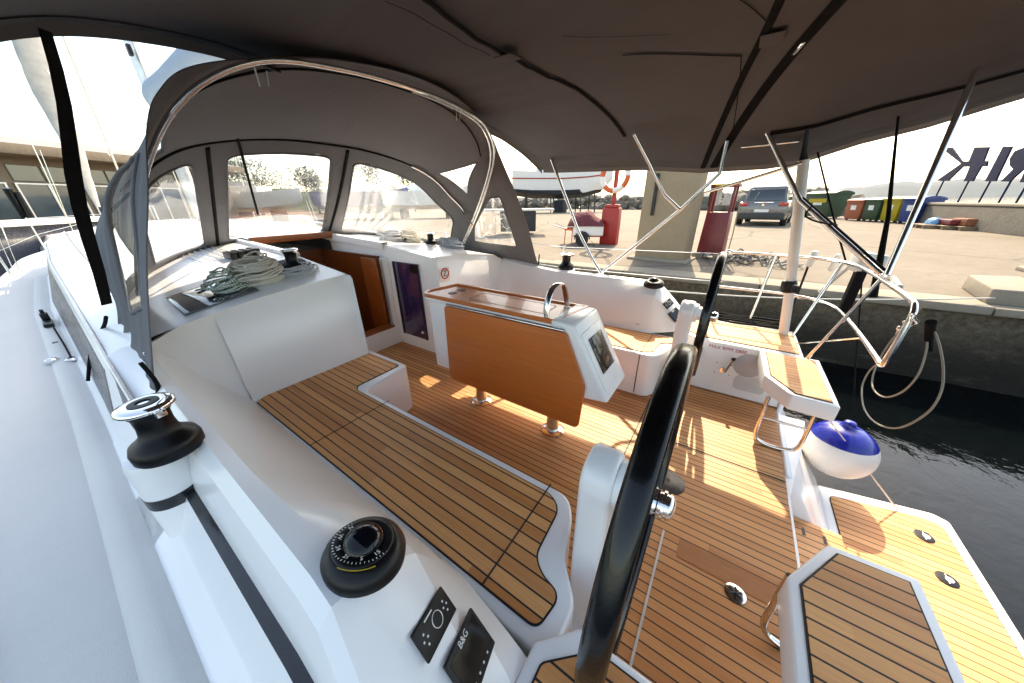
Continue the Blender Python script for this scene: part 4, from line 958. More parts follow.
for s_ in (-1, 1):
    p = S_(s_, 0)
    MB().tube(smoothpath([p + Vector((0, 0, .14)), p + Vector((.012 * s_ * -1, -.0, .03)), p + Vector((.01 * s_, .01, -.04))], 4), .008, 8).build('lashing', M['webbing'], hood, smooth=True)
MB().lathe([(.008, 0), (.008, .004)], S_(-.9, .25) + Vector((-.006, -.002, 0)), (-1, -.2, 0), 12).build('snap', M['chrome'], hood, smooth=True)

# ================================================================== LOOSE THINGS ON AND ABOUT THE BOAT
def coil(name, mat, c, r, n, rr, label, cat, group, zf, seed, flat=.5, thick=.0062):
    random.seed(seed); t = None; m = MB(); pts = []
    ph = random.random() * 6
    n = int(n * 1.5)
    for i in range(n * 18):
        a = 2 * pi * i / 18; k = i / (n * 18)
        rad = r * (.45 + .55 * abs(math.sin(k * 7.3 + ph))) + random.uniform(-1, 1) * .004
        x = c[0] + rad * math.cos(a + k * 1.3) * (1 + .15 * math.sin(k * 11)) + .02 * math.sin(k * 5 + 1); y = c[1] + rad * math.sin(a + k * 1.3) * rr + .02 * math.cos(k * 6)
        z = zf(x, y) + thick + flat * .11 * k * (1 - .5 * (rad / r) ** 2) + .006 * math.sin(a * 2 + k * 30)
        pts.append((x, y, z))
    o = m.tube(pts, thick, 7).build(name, mat, None, smooth=True)
    o.data.transform(Matrix.Translation(-Vector(c))); o.location = c
    return tag(o, label, cat, group)
zc0 = lambda x, y: zt(x, y)
coil('rope_coil', M['ropew'], (.83, 2.84, 1.05), .165, 16, .95, 'large coil of plain white rope on the port cabin top', 'rope', 'coiled lines on the cabin top', zc0, 1, 2.0)
coil('rope_coil', M['ropeg'], (.62, 2.80, 1.03), .095, 11, 1.0, 'small green-flecked rope coil over the tinted hatch', 'rope', 'coiled lines on the cabin top', zc0, 2, 1.5)
coil('rope_coil', M['ropeb'], (1.06, 2.84, 1.07), .155, 8, 1.1, 'blue-flecked rope wound around the port cabin-top winch', 'rope', 'coiled lines on the cabin top', zc0, 3, .9)
coil('rope_coil', M['ropeb'], (2.56, 3.62, 1.08), .15, 12, 1.1, 'blue-flecked rope coil nearest the companionway on the starboard cabin top', 'rope', 'coiled lines on the cabin top', zc0, 4, 1.6)
coil('rope_coil', M['ropew'], (2.76, 3.50, 1.08), .13, 10, 1.1, 'white rope coil between the two blue-flecked coils on the starboard cabin top', 'rope', 'coiled lines on the cabin top', zc0, 5, 1.8)
coil('rope_coil', M['ropeb'], (3.02, 3.02, 1.07), .17, 13, .8, 'blue-flecked rope coil furthest starboard, behind the starboard winch', 'rope', 'coiled lines on the cabin top', zc0, 6, 1.5)
tl = MB().tube(smoothpath([(.70, 2.70, 1.09), (.76, 2.60, 1.07), (.80, 2.55, 1.05), (.92, 2.545, 1.045)], 5), .010, 8).build('rope_tail', M['ropeg'], None, smooth=True)
tag(tl, 'loose green-flecked rope end on the edge of the cabin top', 'rope')
tag(coil('rope_tangle', M['ropew'], (.90, 2.98, 1.07), .12, 8, 1.0, 'loose white rope turns lying against the big white coil', 'rope', 'coiled lines on the cabin top', zc0, 9, 1.6), None)
bl = MB().box(.86, -.03, .004, .97, .02, .05).build('blue_block', M['blue'], None, bev=.01)
bl.data.transform(Matrix.Translation((-.9, .12, 0))); bl.location = tuple(onz(607, 684, 0) + Vector((0, 0, 0)))
tag(bl, 'bright blue block on the teak floor under the near steering wheel', 'block')

fc = Vector((0, 0, EYE)) + ray(838, 449) * 2.64
fender = thing('ball_fender', tuple(fc), 'big white ball fender with bright blue top hanging off the starboard stern', 'fender')
FR = .236; prof = [(FR * math.sin(a), -FR * math.cos(a)) for a in [pi * k / 24 for k in range(0, 17)]]
MB().lathe(prof, fc, (0.03, .02, 1), 40).build('body', plain('scuffed white fender', (.72, .70, .66), .38, var=.1, bump=.1, bscale=20), fender, smooth=True)
prof2 = [((FR + .0015) * math.sin(a), -(FR + .0015) * math.cos(a)) for a in [pi * (15.9 + k) / 24 for k in range(0, 6)]]
MB().lathe(prof2 + [(.062, .222), (.042, .236), (.034, .255), (.038, .27), (.028, .282), (.006, .284)], fc, (0.03, .02, 1), 40).build('top', M['blue'], fender, smooth=True)
MB().tube([fc + Vector((.008, .006, .32)), fc + Vector((.05, .12, .75)), Vector((3.35, -.83, 1.13))], .005, 8).build('lanyard', M['webbing'], fender, smooth=True)
MB().tube([onx(826, 416, 3.05), onz(898, 510, zp)], .006, 8).build('platform_wire', M['satin'], yacht, smooth=True)
# hoses hanging from the stern rail
P1 = [(931, 326), (938, 340), (943, 365), (941, 392), (926, 414), (898, 428), (876, 423), (864, 408), (862, 388), (868, 373), (877, 364)]
P2 = [(927, 342), (926, 352), (918, 375), (902, 392), (884, 397), (873, 388), (874, 372), (886, 348), (905, 325), (921, 308)]
for P, lab in ((P1, 'outer loop of beige shore cable hanging from the stern rail'), (P2, 'inner loop of beige shore cable hanging from the stern rail')):
    pts = smoothpath([ony(a, b, -.85 - .004 * i) for i, (a, b) in enumerate(P)], 6)
    o = MB().tube(pts, .0042, 8).build('hanging_cable', plain('beige cable', (.28, .24, .19), .5), None, smooth=True)
    c = pts[0]; o.data.transform(Matrix.Translation(-c)); o.location = c; tag(o, lab, 'cable')
o = MB().tube([ony(931, 322, -.82), ony(929, 338, -.86), ony(930, 352, -.87)], [.018, .016, .010], 10).build('cable_tie', M['webbing'], None, smooth=True)
tag(o, 'black webbing tie at the top of the hanging cable loops', 'strap')

# ================================================================== QUAY
def struct(o): o['kind'] = 'structure'; return o
SX = 17.0
qx = [7.1, 8, 9, 10.5, 12, 14, SX, 22, 30, 45, 62]; qy = [-9.5, -6, -3, 0, 3, 6, 10, 16, 24, 40, 70]
q = MB(); rows = []
for x in qx: rows.append([(x, y, quay_z(x)) for y in qy])
q.loft(rows)
q.loft([[(x, y, quay_z(x)) for y in (-60, -40, -25, -15, -9.5)] for x in qx[:8]])
struct(q.build('quay_ground', M['quay'], None))
w = MB(); w.add([(7.1, -60, .2), (7.1, 70, .2), (7.1, 70, -2.5), (7.1, -60, -2.5)], [(0, 1, 2, 3)])
n_ = 120
rw = []
random.seed(4)
for z in (.195, .05, -.2, -.5, -.8, -1.1, -1.6):
    rw.append([(7.1 + .04 * math.sin(y * 1.7 + z * 5) * (0 if z > .1 else 1) + random.uniform(-.015, .015) * (0 if z > .1 else 1) - (.03 if z < -.3 else 0), y, z) for y in [-60 + 130 * i / 400 for i in range(401)]])
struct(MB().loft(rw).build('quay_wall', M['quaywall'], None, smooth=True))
cp = MB()
random.seed(11); y = -40.0
while y < 50:
    L = random.uniform(1.6, 2.6); cp.box(7.05, y + .01, .10, 7.62, y + L - .01, .214 + random.uniform(-.006, .006)); y += L
struct(cp.build('quay_coping', M['block'], None, bev=.015))
struct(MB().loft([[(x, y, -1.0) for x in (-9000, -200, 7.3, 30, 200, 9000)] for y in (-9000, -200, 0, 60, 400, 9000)]).build('water', M['water'], None))
sb = struct(MB().add([(-9000, -9000, -9), (9000, -9000, -9), (9000, 9000, -9), (-9000, 9000, -9)], [(0, 1, 2, 3)]).build('seabed', plain('seabed', (.02, .025, .02), .9), None))

def base_pair(a, b): return ong(*a), ong(*b)
def frame_from(a, b):                    # left/right ground points -> origin, right, depth direction, width
    r = (b - a); r.z = 0; w = r.length; r.normalize(); d = Vector((-r.y, r.x, 0))
    if d.dot(a) < 0: d = -d
    return r, d, w
def at_thing(name, loc, label, cat, group=None): return thing(name, tuple(loc), label, cat, group)
U3 = Vector((0, 0, 1))
# concrete pillar
a, b = base_pair((634, 258), (682, 263)); r, d, wd = frame_from(a, b); z0 = a.z
pil = at_thing('concrete_pillar', (a + b) / 2, 'broad board-marked concrete pillar on the quay between the red box and the maroon stand', 'pillar')
c = (a + b) / 2 + d * .35
bodyp = MB().hexa([c - r * wd / 2 - d * .35, c + r * wd / 2 - d * .35, c + r * wd / 2 + d * .35, c - r * wd / 2 + d * .35] + [p + U3 * 3.4 for p in (c - r * wd / 2 - d * .35, c + r * wd / 2 - d * .35, c + r * wd / 2 + d * .35, c - r * wd / 2 + d * .35)]).build('shaft', M['pillar'], pil, bev=.03)
p = onplane(655, 195, a - d * .02, d)
MB().obox(p, r, U3, d, .035, .45, .03).build('rubber_strip', M['rubber'], pil, bev=.005)
MB().obox(a + (b - a) / 2 + d * .3 + U3 * .02, r, d, U3, wd / 2 + .12, .5, .035).build('plinth', M['block'], pil, bev=.02)
# red lifebuoy box with post and ring
a, b = base_pair((599, 244), (615, 245)); r, d, wd = frame_from(a, b)
lb = at_thing('lifebuoy_station', (a + b) / 2, 'red lifebuoy station with a ring above its tall box, beside the covered trailer', 'lifebuoy station')
c = (a + b) / 2 + d * .15
MB().obox(c + U3 * .56, r, d, U3, wd / 2, .15, .56).obox(c + U3 * 1.17, r, d, U3, wd / 2 - .05, .11, .05).build('box', M['red'], lb, bev=.02)
MB().tube([c + U3 * .02 + d * .17, c + U3 * 2.6 + d * .17], .035, 10).tube([c + U3 * 1.1, c + U3 * 2.2], .045, 10).build('post', M['red'], lb, smooth=True)
rc = c - d * .08 + U3 * 2.02
for kk in range(8):
    seg_ = [rc + r * .40 * math.cos(a_) + U3 * .40 * math.sin(a_) for a_ in [2 * pi * (kk + .0 + q / 6) / 8 for q in range(7)]]
    MB().tube(seg_, .08, 10).build('ring_segment', M['orange'] if kk % 2 else M['white'], lb, smooth=True)
# maroon service stand on concrete feet
a, b = base_pair((697, 258), (717, 260)); r, d, wd = frame_from(a, b)
ms = at_thing('service_stand', (a + b) / 2, 'maroon steel service stand with open top frame on concrete feet', 'service stand')
c = (a + b) / 2 + d * .2; hb_ = 1.08; w2 = wd / 2 + .02
MB().hexa([c - r * (w2 + .03) - d * .2 + U3 * .12, c + r * (w2 + .03) - d * .2 + U3 * .12, c + r * (w2 + .03) + d * .2 + U3 * .12, c - r * (w2 + .03) + d * .2 + U3 * .12] + [p + U3 * hb_ for p in (c - r * w2 - d * .17, c + r * w2 - d * .17, c + r * w2 + d * .17, c - r * w2 + d * .17)]).build('cabinet', M['maroon'], ms, bev=.015)
fr_ = MB()
for k in (-1, 1):
    for e in (-1, 1): fr_.obox(c + r * k * (w2 - .03) + d * e * .13 + U3 * (hb_ + .28), r, d, U3, .028, .028, .28)
fr_.obox(c + U3 * (hb_ + .57), r, d, U3, w2 + .04, .18, .035).build('frame', M['maroon'], ms, bev=.006)
MB().obox(c + U3 * (hb_ + .575) - d * .183, r, U3, d, w2 * .7, .02, .004).build('yellow_plate', M['yellow'], ms)
MB().tube([c - r * .1 + U3 * 1.25, c - r * .1 + U3 * 1.6], .05, 12).obox(c + r * .08 + U3 * 1.35, r, d, U3, .07, .06, .12).build('valve', M['offwhite'], ms, bev=.01)
MB().tube([c - r * (w2 + .04) + U3 * 1.2, c - r * (w2 + .05) + U3 * 1.62], .022, 8).build('lever', M['black'], ms, smooth=True)
for k in (-1, 1): MB().obox(c + r * k * .24 + U3 * .07, r, d, U3, .13, .22, .075).build('concrete_foot', M['block'], ms, bev=.01)
MB().tube([c + r * (w2 + .10) + U3 * 1.3, c + r * (w2 + .13) + U3 * .6, c + r * (w2 + .12)], .012, 6).build('drain_pipe', M['pine'], ms, smooth=True)
random.seed(12); m = MB()
for k in range(5): m.tube(smoothpath([(3.60 + .03 * k + random.uniform(-.02, .02), .16 - .18 * q, .507 + .012 * random.random() + .008 * k) for q in range(5)], 5), .011, 7)
o = m.build('stern_line', M['webbing'], None, smooth=True); o.data.transform(Matrix.Translation((-3.62, 0, -.51))); o.location = (3.62, 0, .51)
tag(o, 'bundle of black line lying along the starboard edge behind the helm seat', 'rope')
# heap of old rope and net
random.seed(5); c = ong(742, 262); m = MB()
for k in range(26):
    cc = c + Vector((random.gauss(0, .16), random.gauss(0, .28), .05 + abs(random.gauss(0, .06)))); R1 = random.uniform(.08, .22); ph = random.random() * 6; tl_ = random.uniform(-.5, .5)
    m.tube([cc + Vector((R1 * math.cos(q_ + ph), R1 * math.sin(q_) * .8, tl_ * R1 * math.sin(q_ * 2) + .03 * math.sin(3 * q_))) for q_ in [2 * pi * k2_ / 16 for k2_ in range(16)]], .018, 6, True)
o = m.build('rope_heap', rope('old grey mooring rope', (.30, .28, .25), (.06, .06, .05), 20), None, smooth=True); o.data.transform(Matrix.Translation(-c)); o.location = c
tag(o, 'untidy heap of grey mooring rope on the quay edge beside the maroon stand', 'rope')
# mooring lines across to the quay
for i, (p, qv) in enumerate((((3.95, 1.9, .60), (7.3, -3.2, .3)), ((4.0, 4.2, .62), (7.25, 8.5, .3)))):
    a_, b_ = Vector(p), Vector(qv); pts = [a_.lerp(b_, k / 12) - U3 * .12 * math.sin(pi * k / 12) for k in range(13)]
    o = MB().tube(pts, .010, 8).build('mooring_line', M['ropew'], None, smooth=True); o.data.transform(Matrix.Translation(-a_)); o.location = a_
    tag(o, ('white mooring line from the yacht aft to the quay near the stern', 'white mooring line from the yacht forward to the quay')[i], 'mooring line')
# covered trailer
a, b = base_pair((577, 247), (600, 246)); a = ong(573, 246); b = ong(601, 246); r, d, wd = frame_from(a, b)
tr2 = at_thing('small_trailer', (a + b) / 2, 'small white box trailer heaped under a maroon tarpaulin on the quay', 'trailer')
c = (a + b) / 2 + d * .5
MB().obox(c + U3 * .48, r, d, U3, .48, .42, .17).build('box', M['white'], tr2, bev=.02)
MB().obox(c + U3 * .30, r, d, U3, .46, .38, .03).build('chassis', M['red'], tr2)
pts = []
rows = []
for i in range(17):
    u = -1 + i / 8; row = []
    for k in range(13):
        v = -1 + k / 6; h = .66 + .38 * (1 - abs(u) ** 2.2) * (1 - abs(v) ** 2.4) * (1 - .25 * u) + .03 * math.sin(6 * u + 3 * v) * math.sin(5 * v + 1)
        if abs(u) > .95 or abs(v) > .95: h = .60
        row.append(c + r * (u * .60 - .08) + d * v * .47 + U3 * (h + (.03 * math.sin(9 * u)) * (1 - abs(v))))
    rows.append(row)
MB().loft(rows).build('tarpaulin', M['maroonc'], tr2, smooth=True)
for e in (-1, 1):
    cc = c + d * e * .46 - r * .18 + U3 * .20
    wl = MB().lathe([(.10, -.06), (.19, -.065), (.205, -.04), (.205, .04), (.19, .065), (.10, .06)], cc, d, 28).build('wheel', M['tyre'], tr2, smooth=True)
    MB().lathe([(.02, -.05), (.115, -.055), (.118, .055), (.02, .05)], cc, d, 20).build('rim', M['maroon'], wl, smooth=True)
    MB().tube([cc + r * .24 * math.cos(a_) + U3 * .24 * math.sin(a_) for a_ in [pi * k / 8 for k in range(9)]], .02, 6).build('mudguard', M['black'], tr2, smooth=True)
MB().tube([c - r * .45 + U3 * .42, c - r * 1.15 - d * .2 + U3 * .62], .018, 6).tube([c - r * .45 + d * .3 + U3 * .42, c - r * 1.1 + d * .3 + U3 * .66], .015, 6).build('drawbar', M['satin'], tr2, smooth=True)
MB().obox(c - r * .62 + U3 * .50, r, d, U3, .14, .34, .03).tube([c - r * .72 - d * .3 + U3 * .5, c - r * .75 - d * .3], .015, 6).tube([c - r * .50 - d * .3 + U3 * .5, c - r * .50 - d * .3], .015, 6).build('prop_stand', M['orange'], tr2)

# parked car seen from behind
cw = ong(757, 226); car_ = at_thing('parked_car', cw, 'grey-brown sport utility car parked on the quay, seen from behind', 'car')
az = R_(-8); fx_ = Vector((math.cos(az), math.sin(az), 0)); lx = Vector((-fx_.y, fx_.x, 0))   # forward, left
def cp_(f, l, u): return cw + fx_ * f + lx * l + U3 * u
W_ = .96
secs = [(0.0, .80, .42, .90), (.05, .92, .34, 1.0), (.35, .96, .26, 1.06), (1.2, .97, .24, 1.08), (2.6, .97, .24, 1.06), (3.4, .95, .24, 1.02), (4.2, .90, .28, .95), (4.55, .78, .38, .80)]
rg = []
for f, l, u0, u1 in secs: rg.append([cp_(f, y_ * l, z_) for y_, z_ in ((-.96, u0), (-1, u0 + .15), (-1, u1 - .18), (-.95, u1 - .02), (-.85, u1), (0, u1 + .02), (.85, u1), (.95, u1 - .02), (1, u1 - .18), (1, u0 + .15), (.96, u0))])
MB().loft(rg, True, True).build('body', M['carpaint'], car_, smooth=True)
rg = []
for f, l, u1 in ((.10, .80, 1.02), (.18, .74, 1.35), (.32, .70, 1.66), (.9, .70, 1.74), (2.0, .70, 1.73), (2.7, .72, 1.58), (3.35, .82, 1.04)):
    rg.append([cp_(f, -l - (.10 if u1 > 1.3 else 0), 1.02), cp_(f, -l - .03, 1.02 + (u1 - 1.02) * .6), cp_(f, -l, u1 - .05), cp_(f, -l + .1, u1), cp_(f, l - .1, u1), cp_(f, l, u1 - .05), cp_(f, l + .03, 1.02 + (u1 - 1.02) * .6), cp_(f, l + (.10 if u1 > 1.3 else 0), 1.02)])
MB().loft(rg, False, True).build('cabin', M['carpaint'], car_, smooth=True)
MB().hexa([cp_(.08, -.70, 1.08), cp_(.08, .70, 1.08), cp_(.20, .70, 1.08), cp_(.20, -.70, 1.08), cp_(.21, -.62, 1.55), cp_(.21, .62, 1.55), cp_(.3, .62, 1.55), cp_(.3, -.62, 1.55)]).build('rear_window', M['carglass'], car_, bev=.01)
for s in (-1, 1):
    MB().loft([[cp_(f, s * (.835 + .0), 1.10), cp_(f, s * (.765), 1.52)] for f in (.55, 1.2, 2.0, 2.7)]).build('side_window', M['carglass'], car_)
    MB().obox(cp_(-.0, s * .74, .93), fx_, lx, U3, .07, .17, .075).build('tail_lamp', M['taillamp'], car_, bev=.02)
    MB().obox(cp_(2.75, s * 1.02, 1.15), fx_, lx, U3, .06, .09, .07).build('wing_mirror', M['carpaint'], car_, bev=.02)
    MB().tube([cp_(.5, s * .62, 1.76), cp_(2.4, s * .62, 1.78)], .02, 6).build('roof_rail', M['satin'], car_, smooth=True)
    MB().obox(cp_(-.03, s * .60, .47), fx_, lx, U3, .02, .12, .03).build('reflector', M['taillamp'], car_, bev=.005)
    for f in (.78, 3.55):
        cc = cp_(f, s * .86, .35); wl = MB().lathe([(.2, -.11), (.33, -.12), (.35, -.08), (.35, .08), (.33, .12), (.2, .11)], cc, lx, 28).build('wheel', M['tyre'], car_, smooth=True)
        MB().lathe([(.03, -.10), (.21, -.115), (.215, .115), (.03, .10)], cc, lx, 18).build('rim', M['satin'], wl, smooth=True)
MB().obox(cp_(-.03, 0, .42), fx_, lx, U3, .08, .86, .13).build('bumper', plain('dark bumper', (.03, .03, .03), .5), car_, bev=.03)
MB().obox(cp_(-.05, .0, .66), fx_, lx, U3, .012, .27, .06).build('number_plate', M['paper'], car_)
MB().obox(cp_(.02, 0, 1.0), fx_, lx, U3, .03, .35, .02).build('trim_bar', M['chrome'], car_, bev=.005)
MB().lathe([(.05, 0), (.05, .02)], cp_(-.03, 0, .90), -fx_, 20).build('badge', M['chrome'], car_, smooth=True)

# recycling bins
def bin_(pa_, pb_, h, mat, label, name='recycling_bin', group='row of coloured recycling bins'):
    a, b = ong(*pa_), ong(*pb_); r, d, wd = frame_from(a, b); c = (a + b) / 2
    t = at_thing(name, c, label, 'bin', group); hw = wd / 2
    lo_ = [c - r * hw * .88, c + r * hw * .88, c + r * hw * .88 + d * .8, c - r * hw * .88 + d * .8]
    hi = [c - r * hw * 1.0 - d * .10, c + r * hw - d * .10, c + r * hw + d * .95, c - r * hw + d * .95]
    MB().hexa([p + U3 * .08 for p in lo_] + [p + U3 * h * .86 for p in hi]).build('body', mat, t, bev=.03)
    lid = []
    for i in range(7):
        q_ = i / 6; y_ = -.14 + 1.14 * q_; z_ = h * .87 + h * .13 * math.sin(pi * (.12 + .76 * q_)); lid.append([c - r * hw * 1.03 + d * y_ + U3 * z_, c + r * hw * 1.03 + d * y_ + U3 * z_, c + r * hw * 1.03 + d * y_ + U3 * h * .84, c - r * hw * 1.03 + d * y_ + U3 * h * .84])
    MB().loft(lid, True, True).build('lid', mat, t, bev=.015)
    MB().obox(c - d * .075 + U3 * h * .58, r, U3 - d * .13, d, hw * .30, h * .10, .008).build('label', M['paper'], t)
    MB().obox(c - d * .10 + U3 * h * .80, r, U3, d, hw * .9, .02, .03).build('grip', mat, t, bev=.01)
    for k in (-1, 1):
        for e in (.12, .7): MB().lathe([(.07, -.02), (.07, .02)], c + r * k * hw * .75 + d * e + U3 * .07, r, 14).build('caster', M['tyre'], t, smooth=True)
    return t
bin_((842, 220), (858, 221), 1.12, M['orangebin'], 'orange recycling bin, leftmost of the row of four')
bin_((859, 221), (875, 222), 1.14, M['green'], 'dark green recycling bin between the orange and yellow bins')
bin_((877, 222), (894, 223), 1.18, M['yellow'], 'yellow recycling bin between the green and blue bins')
bin_((895, 223.5), (913, 224.5), 1.18, M['bluebin'], 'blue recycling bin at the right end of the row')
dm = bin_((800, 217), (828, 218.5), 1.55, M['green'], 'large dark green waste container with a faded yellow plate behind the white pole', 'waste_container', None)
a, b = ong(800, 217), ong(828, 218.5); r, d, wd = frame_from(a, b)
MB().obox((a + b) / 2 - d * .115 + U3 * 1.0, r, U3 - d * .13, d, wd * .30, .11, .006).build('faded_plate', M['yellow'], dm)

# low breakwater wall at the right and rocks behind the quay
a = ong(914, 224); b = ong(1024, 237); dv_ = (b - a); dv_.z = 0; dv_.normalize(); nrm = Vector((-dv_.y, dv_.x, 0)); nrm = nrm if nrm.dot(a) > 0 else -nrm
wl0 = a - dv_ * .2; wallh = .82
wt = at_thing('breakwater_wall', wl0, 'low weathered breakwater wall under the big letters', 'wall')
P = [wl0, wl0 + dv_ * 30]
MB().hexa([P[0] - U3 * .3, P[1] - U3 * .3, P[1] + nrm * .9 - U3 * .3, P[0] + nrm * .9 - U3 * .3] + [p + U3 * wallh for p in (P[0], P[1], P[1] + nrm * .9, P[0] + nrm * .9)]).build('masonry', M['rock'], wt, bev=.05)
MB().hexa([p + U3 * (wallh + .002) - nrm * .05 for p in P] + [P[1] + nrm * .95 + U3 * (wallh + .002), P[0] + nrm * .95 + U3 * (wallh + .002)] + [p + U3 * (wallh + .09) - nrm * .05 for p in P] + [P[1] + nrm * .95 + U3 * (wallh + .09), P[0] + nrm * .95 + U3 * (wallh + .09)]).build('coping', M['block'], wt, bev=.02)
# sign: big letters on posts, seen from behind
sg0 = wl0 + nrm * .6
SP = [onplane(932.5, 204, sg0, nrm)]
sign = at_thing('letter_sign', sg0 + U3 * wallh, 'row of big navy letters on thin posts above the breakwater wall, seen from behind', 'sign')
LT = {'K': [(940.5, 147.7), (951.5, 147.4), (961.5, 161.3), (968.5, 161.2), (974.3, 147.2), (988.7, 147.0), (983.2, 161), (987.2, 161), (986, 166.5), (980.8, 166.7), (972.2, 181.3), (963.5, 181.3), (969.5, 166.8), (962, 167), (947.8, 180.9), (936, 180.9), (960.8, 163.5)],
      'I': [(1002.8, 146.5), (1011.7, 146.3), (995, 181.3), (984.6, 181.3)],
      'R': [(1026, 146.6), (1047, 146.3), (1029, 182.5), (1019.5, 182.4), (1024.5, 170.5), (1021.5, 170.5), (1009, 181.6), (1000.5, 181.4), (1013, 169), (1009.5, 165.5), (1009.5, 158.5), (1014.5, 151)]}
for nm, L in LT.items():
    pts = [onplane(x, y, sg0, nrm) for x, y in L]
    MB().sweep(pts, nrm * .05).build('letter', M['navy'], sign)
for (x0, y0), (x1, y1) in (((932, 205), (942, 181)), ((957, 205), (967, 181)), ((977.5, 205.5), (988.5, 181)), ((995.7, 206), (1008.5, 181.5)), ((1014, 206), (1026, 182))):
    p = onplane(x1, y1, sg0, nrm) + nrm * .05; MB().tube([p + U3 * .06, Vector((p.x, p.y, wl0.z + wallh))], .028, 8).build('post', M['navy'], sign, smooth=True)

# clutter against the wall
def pallet(px, py, n, label, cloth_=None, k=1.0):
    c = ong(px, py); t = at_thing('pallet_stack', c, label, 'pallets', 'things stored against the breakwater wall')
    r, d = dv_, nrm
    for i in range(n):
        for j_ in range(5): MB().obox(c + r * 0 + d * (-.4 + .2 * j_) + U3 * (.13 + .15 * i), r, d, U3, .6 * k, .07, .012).build('slat', M['pine'], t)
        for j_ in (-.5, 0, .5): MB().obox(c + r * j_ * k + U3 * (.06 + .15 * i), r, d, U3, .05, .45, .05).build('block', M['pine'], t)
    return t, c
random.seed(21)
def lump(c, sx, sy, sz, name, mat, label, cat, group=None, seed=0):
    random.seed(seed); rows = []
    for i in range(9):
        th = pi * i / 8 / 2 * 1.0; row = []
        for k in range(20):
            a_ = 2 * pi * k / 20; rr_ = 1 + .16 * math.sin(3 * a_ + seed) + .1 * math.sin(7 * a_ + 2 * seed + i) + random.uniform(-.05, .05)
            row.append(c + dv_ * sx * rr_ * math.cos(a_) * math.cos(th) ** .7 + nrm * sy * rr_ * math.sin(a_) * math.cos(th) ** .7 + U3 * sz * math.sin(th))
        rows.append(row)
    o = MB().loft(rows, True, True).build(name, mat, None, smooth=True); o.data.transform(Matrix.Translation(-c)); o.location = c
    return tag(o, label, cat, group)
t1, c1 = pallet(931, 228, 1, 'timber pallet carrying the crumpled blue sheet, left end of the clutter')
lump(c1 + U3 * .15, .28, .2, .24, 'blue_sheet', plain('light blue plastic sheet', (.10, .28, .50), .4), 'crumpled light blue plastic sheet on the left pallet', 'plastic sheet', None, 3)
t2, c2 = pallet(950, 229, 1, 'timber pallet with dark red planks in the middle of the clutter')
MB().obox(c2 + U3 * .26, dv_, nrm, U3, .5, .3, .09).build('load', M['maroon'], t2, bev=.02)
t3, c3 = pallet(968, 230, 1, 'timber pallet with rusty red load beside the grey slab')
MB().obox(c3 + U3 * .28, dv_, nrm, U3, .42, .34, .12).build('load', plain('rusty panels', (.25, .08, .04), .7), t3, bev=.02)
c4 = ong(988, 231); o = MB().hexa([c4 + dv_ * p_ + nrm * q_ + U3 * h_ for p_, q_, h_ in ((-.5, -.3, .0), (.55, -.3, .0), (.55, .3, .0), (-.5, .3, .0), (.35, -.3, .03), (.6, -.3, .55), (.6, .3, .55), (.35, .3, .03))]).build('grey_slab', M['block'], None, bev=.01)
o.data.transform(Matrix.Translation(-c4)); o.location = c4; tag(o, 'pale grey wedge-shaped slab leaning at the right of the pallets', 'slab')
lump(ong(1010, 233), .55, .35, .42, 'dark_heap', plain('dark covered gear', (.05, .045, .04), .8, bump=.5), 'dark covered heap against the breakwater wall right of the slab', 'heap', None, 8)
pc_ = c2 + nrm * .45
m = MB()
for k in range(3): m.tube([pc_ - dv_ * (1.0 - .15 * k) + U3 * (.42 + .07 * k) + nrm * .06 * k, pc_ + dv_ * (1.3 + .1 * k) + U3 * (.40 + .07 * k) + nrm * .06 * k], .04, 10)
m.obox(pc_ + U3 * .19 - dv_ * .6, dv_, nrm, U3, .08, .2, .18).obox(pc_ + U3 * .19 + dv_ * .8, dv_, nrm, U3, .08, .2, .18)
o = m.build('stacked_pipes', M['white'], None, smooth=True); o.data.transform(Matrix.Translation(-pc_)); o.location = pc_; tag(o, 'white pipes stacked on supports behind the pallets', 'pipes')
# blocks near the quay edge
bb = [ong(961, 288), ong(984, 304), ong(1046, 310), ong(1012, 290)]
o = MB().hexa([tuple(p) for p in bb] + [tuple(p + U3 * .22) for p in bb]).build('concrete_block', M['block'], None, bev=.02)
if o.data.polygons: pass
o.data.transform(Matrix.Translation(-bb[0])); o.location = bb[0]; tag(o, 'long pale concrete block on the quay near the edge', 'block', 'low blocks near the quay edge')
b2 = [ong(1004, 286), ong(1052, 302), ong(1080, 296), ong(1030, 283)]
o = MB().hexa([tuple(p + U3 * .26) for p in b2] + [tuple(p + U3 * .33) for p in b2]).build('paving_slab', M['block'], None, bev=.015)
o.data.transform(Matrix.Translation(-b2[0])); o.location = b2[0] + U3 * 0; tag(o, 'thin slab lying on top of the pale concrete block', 'slab')

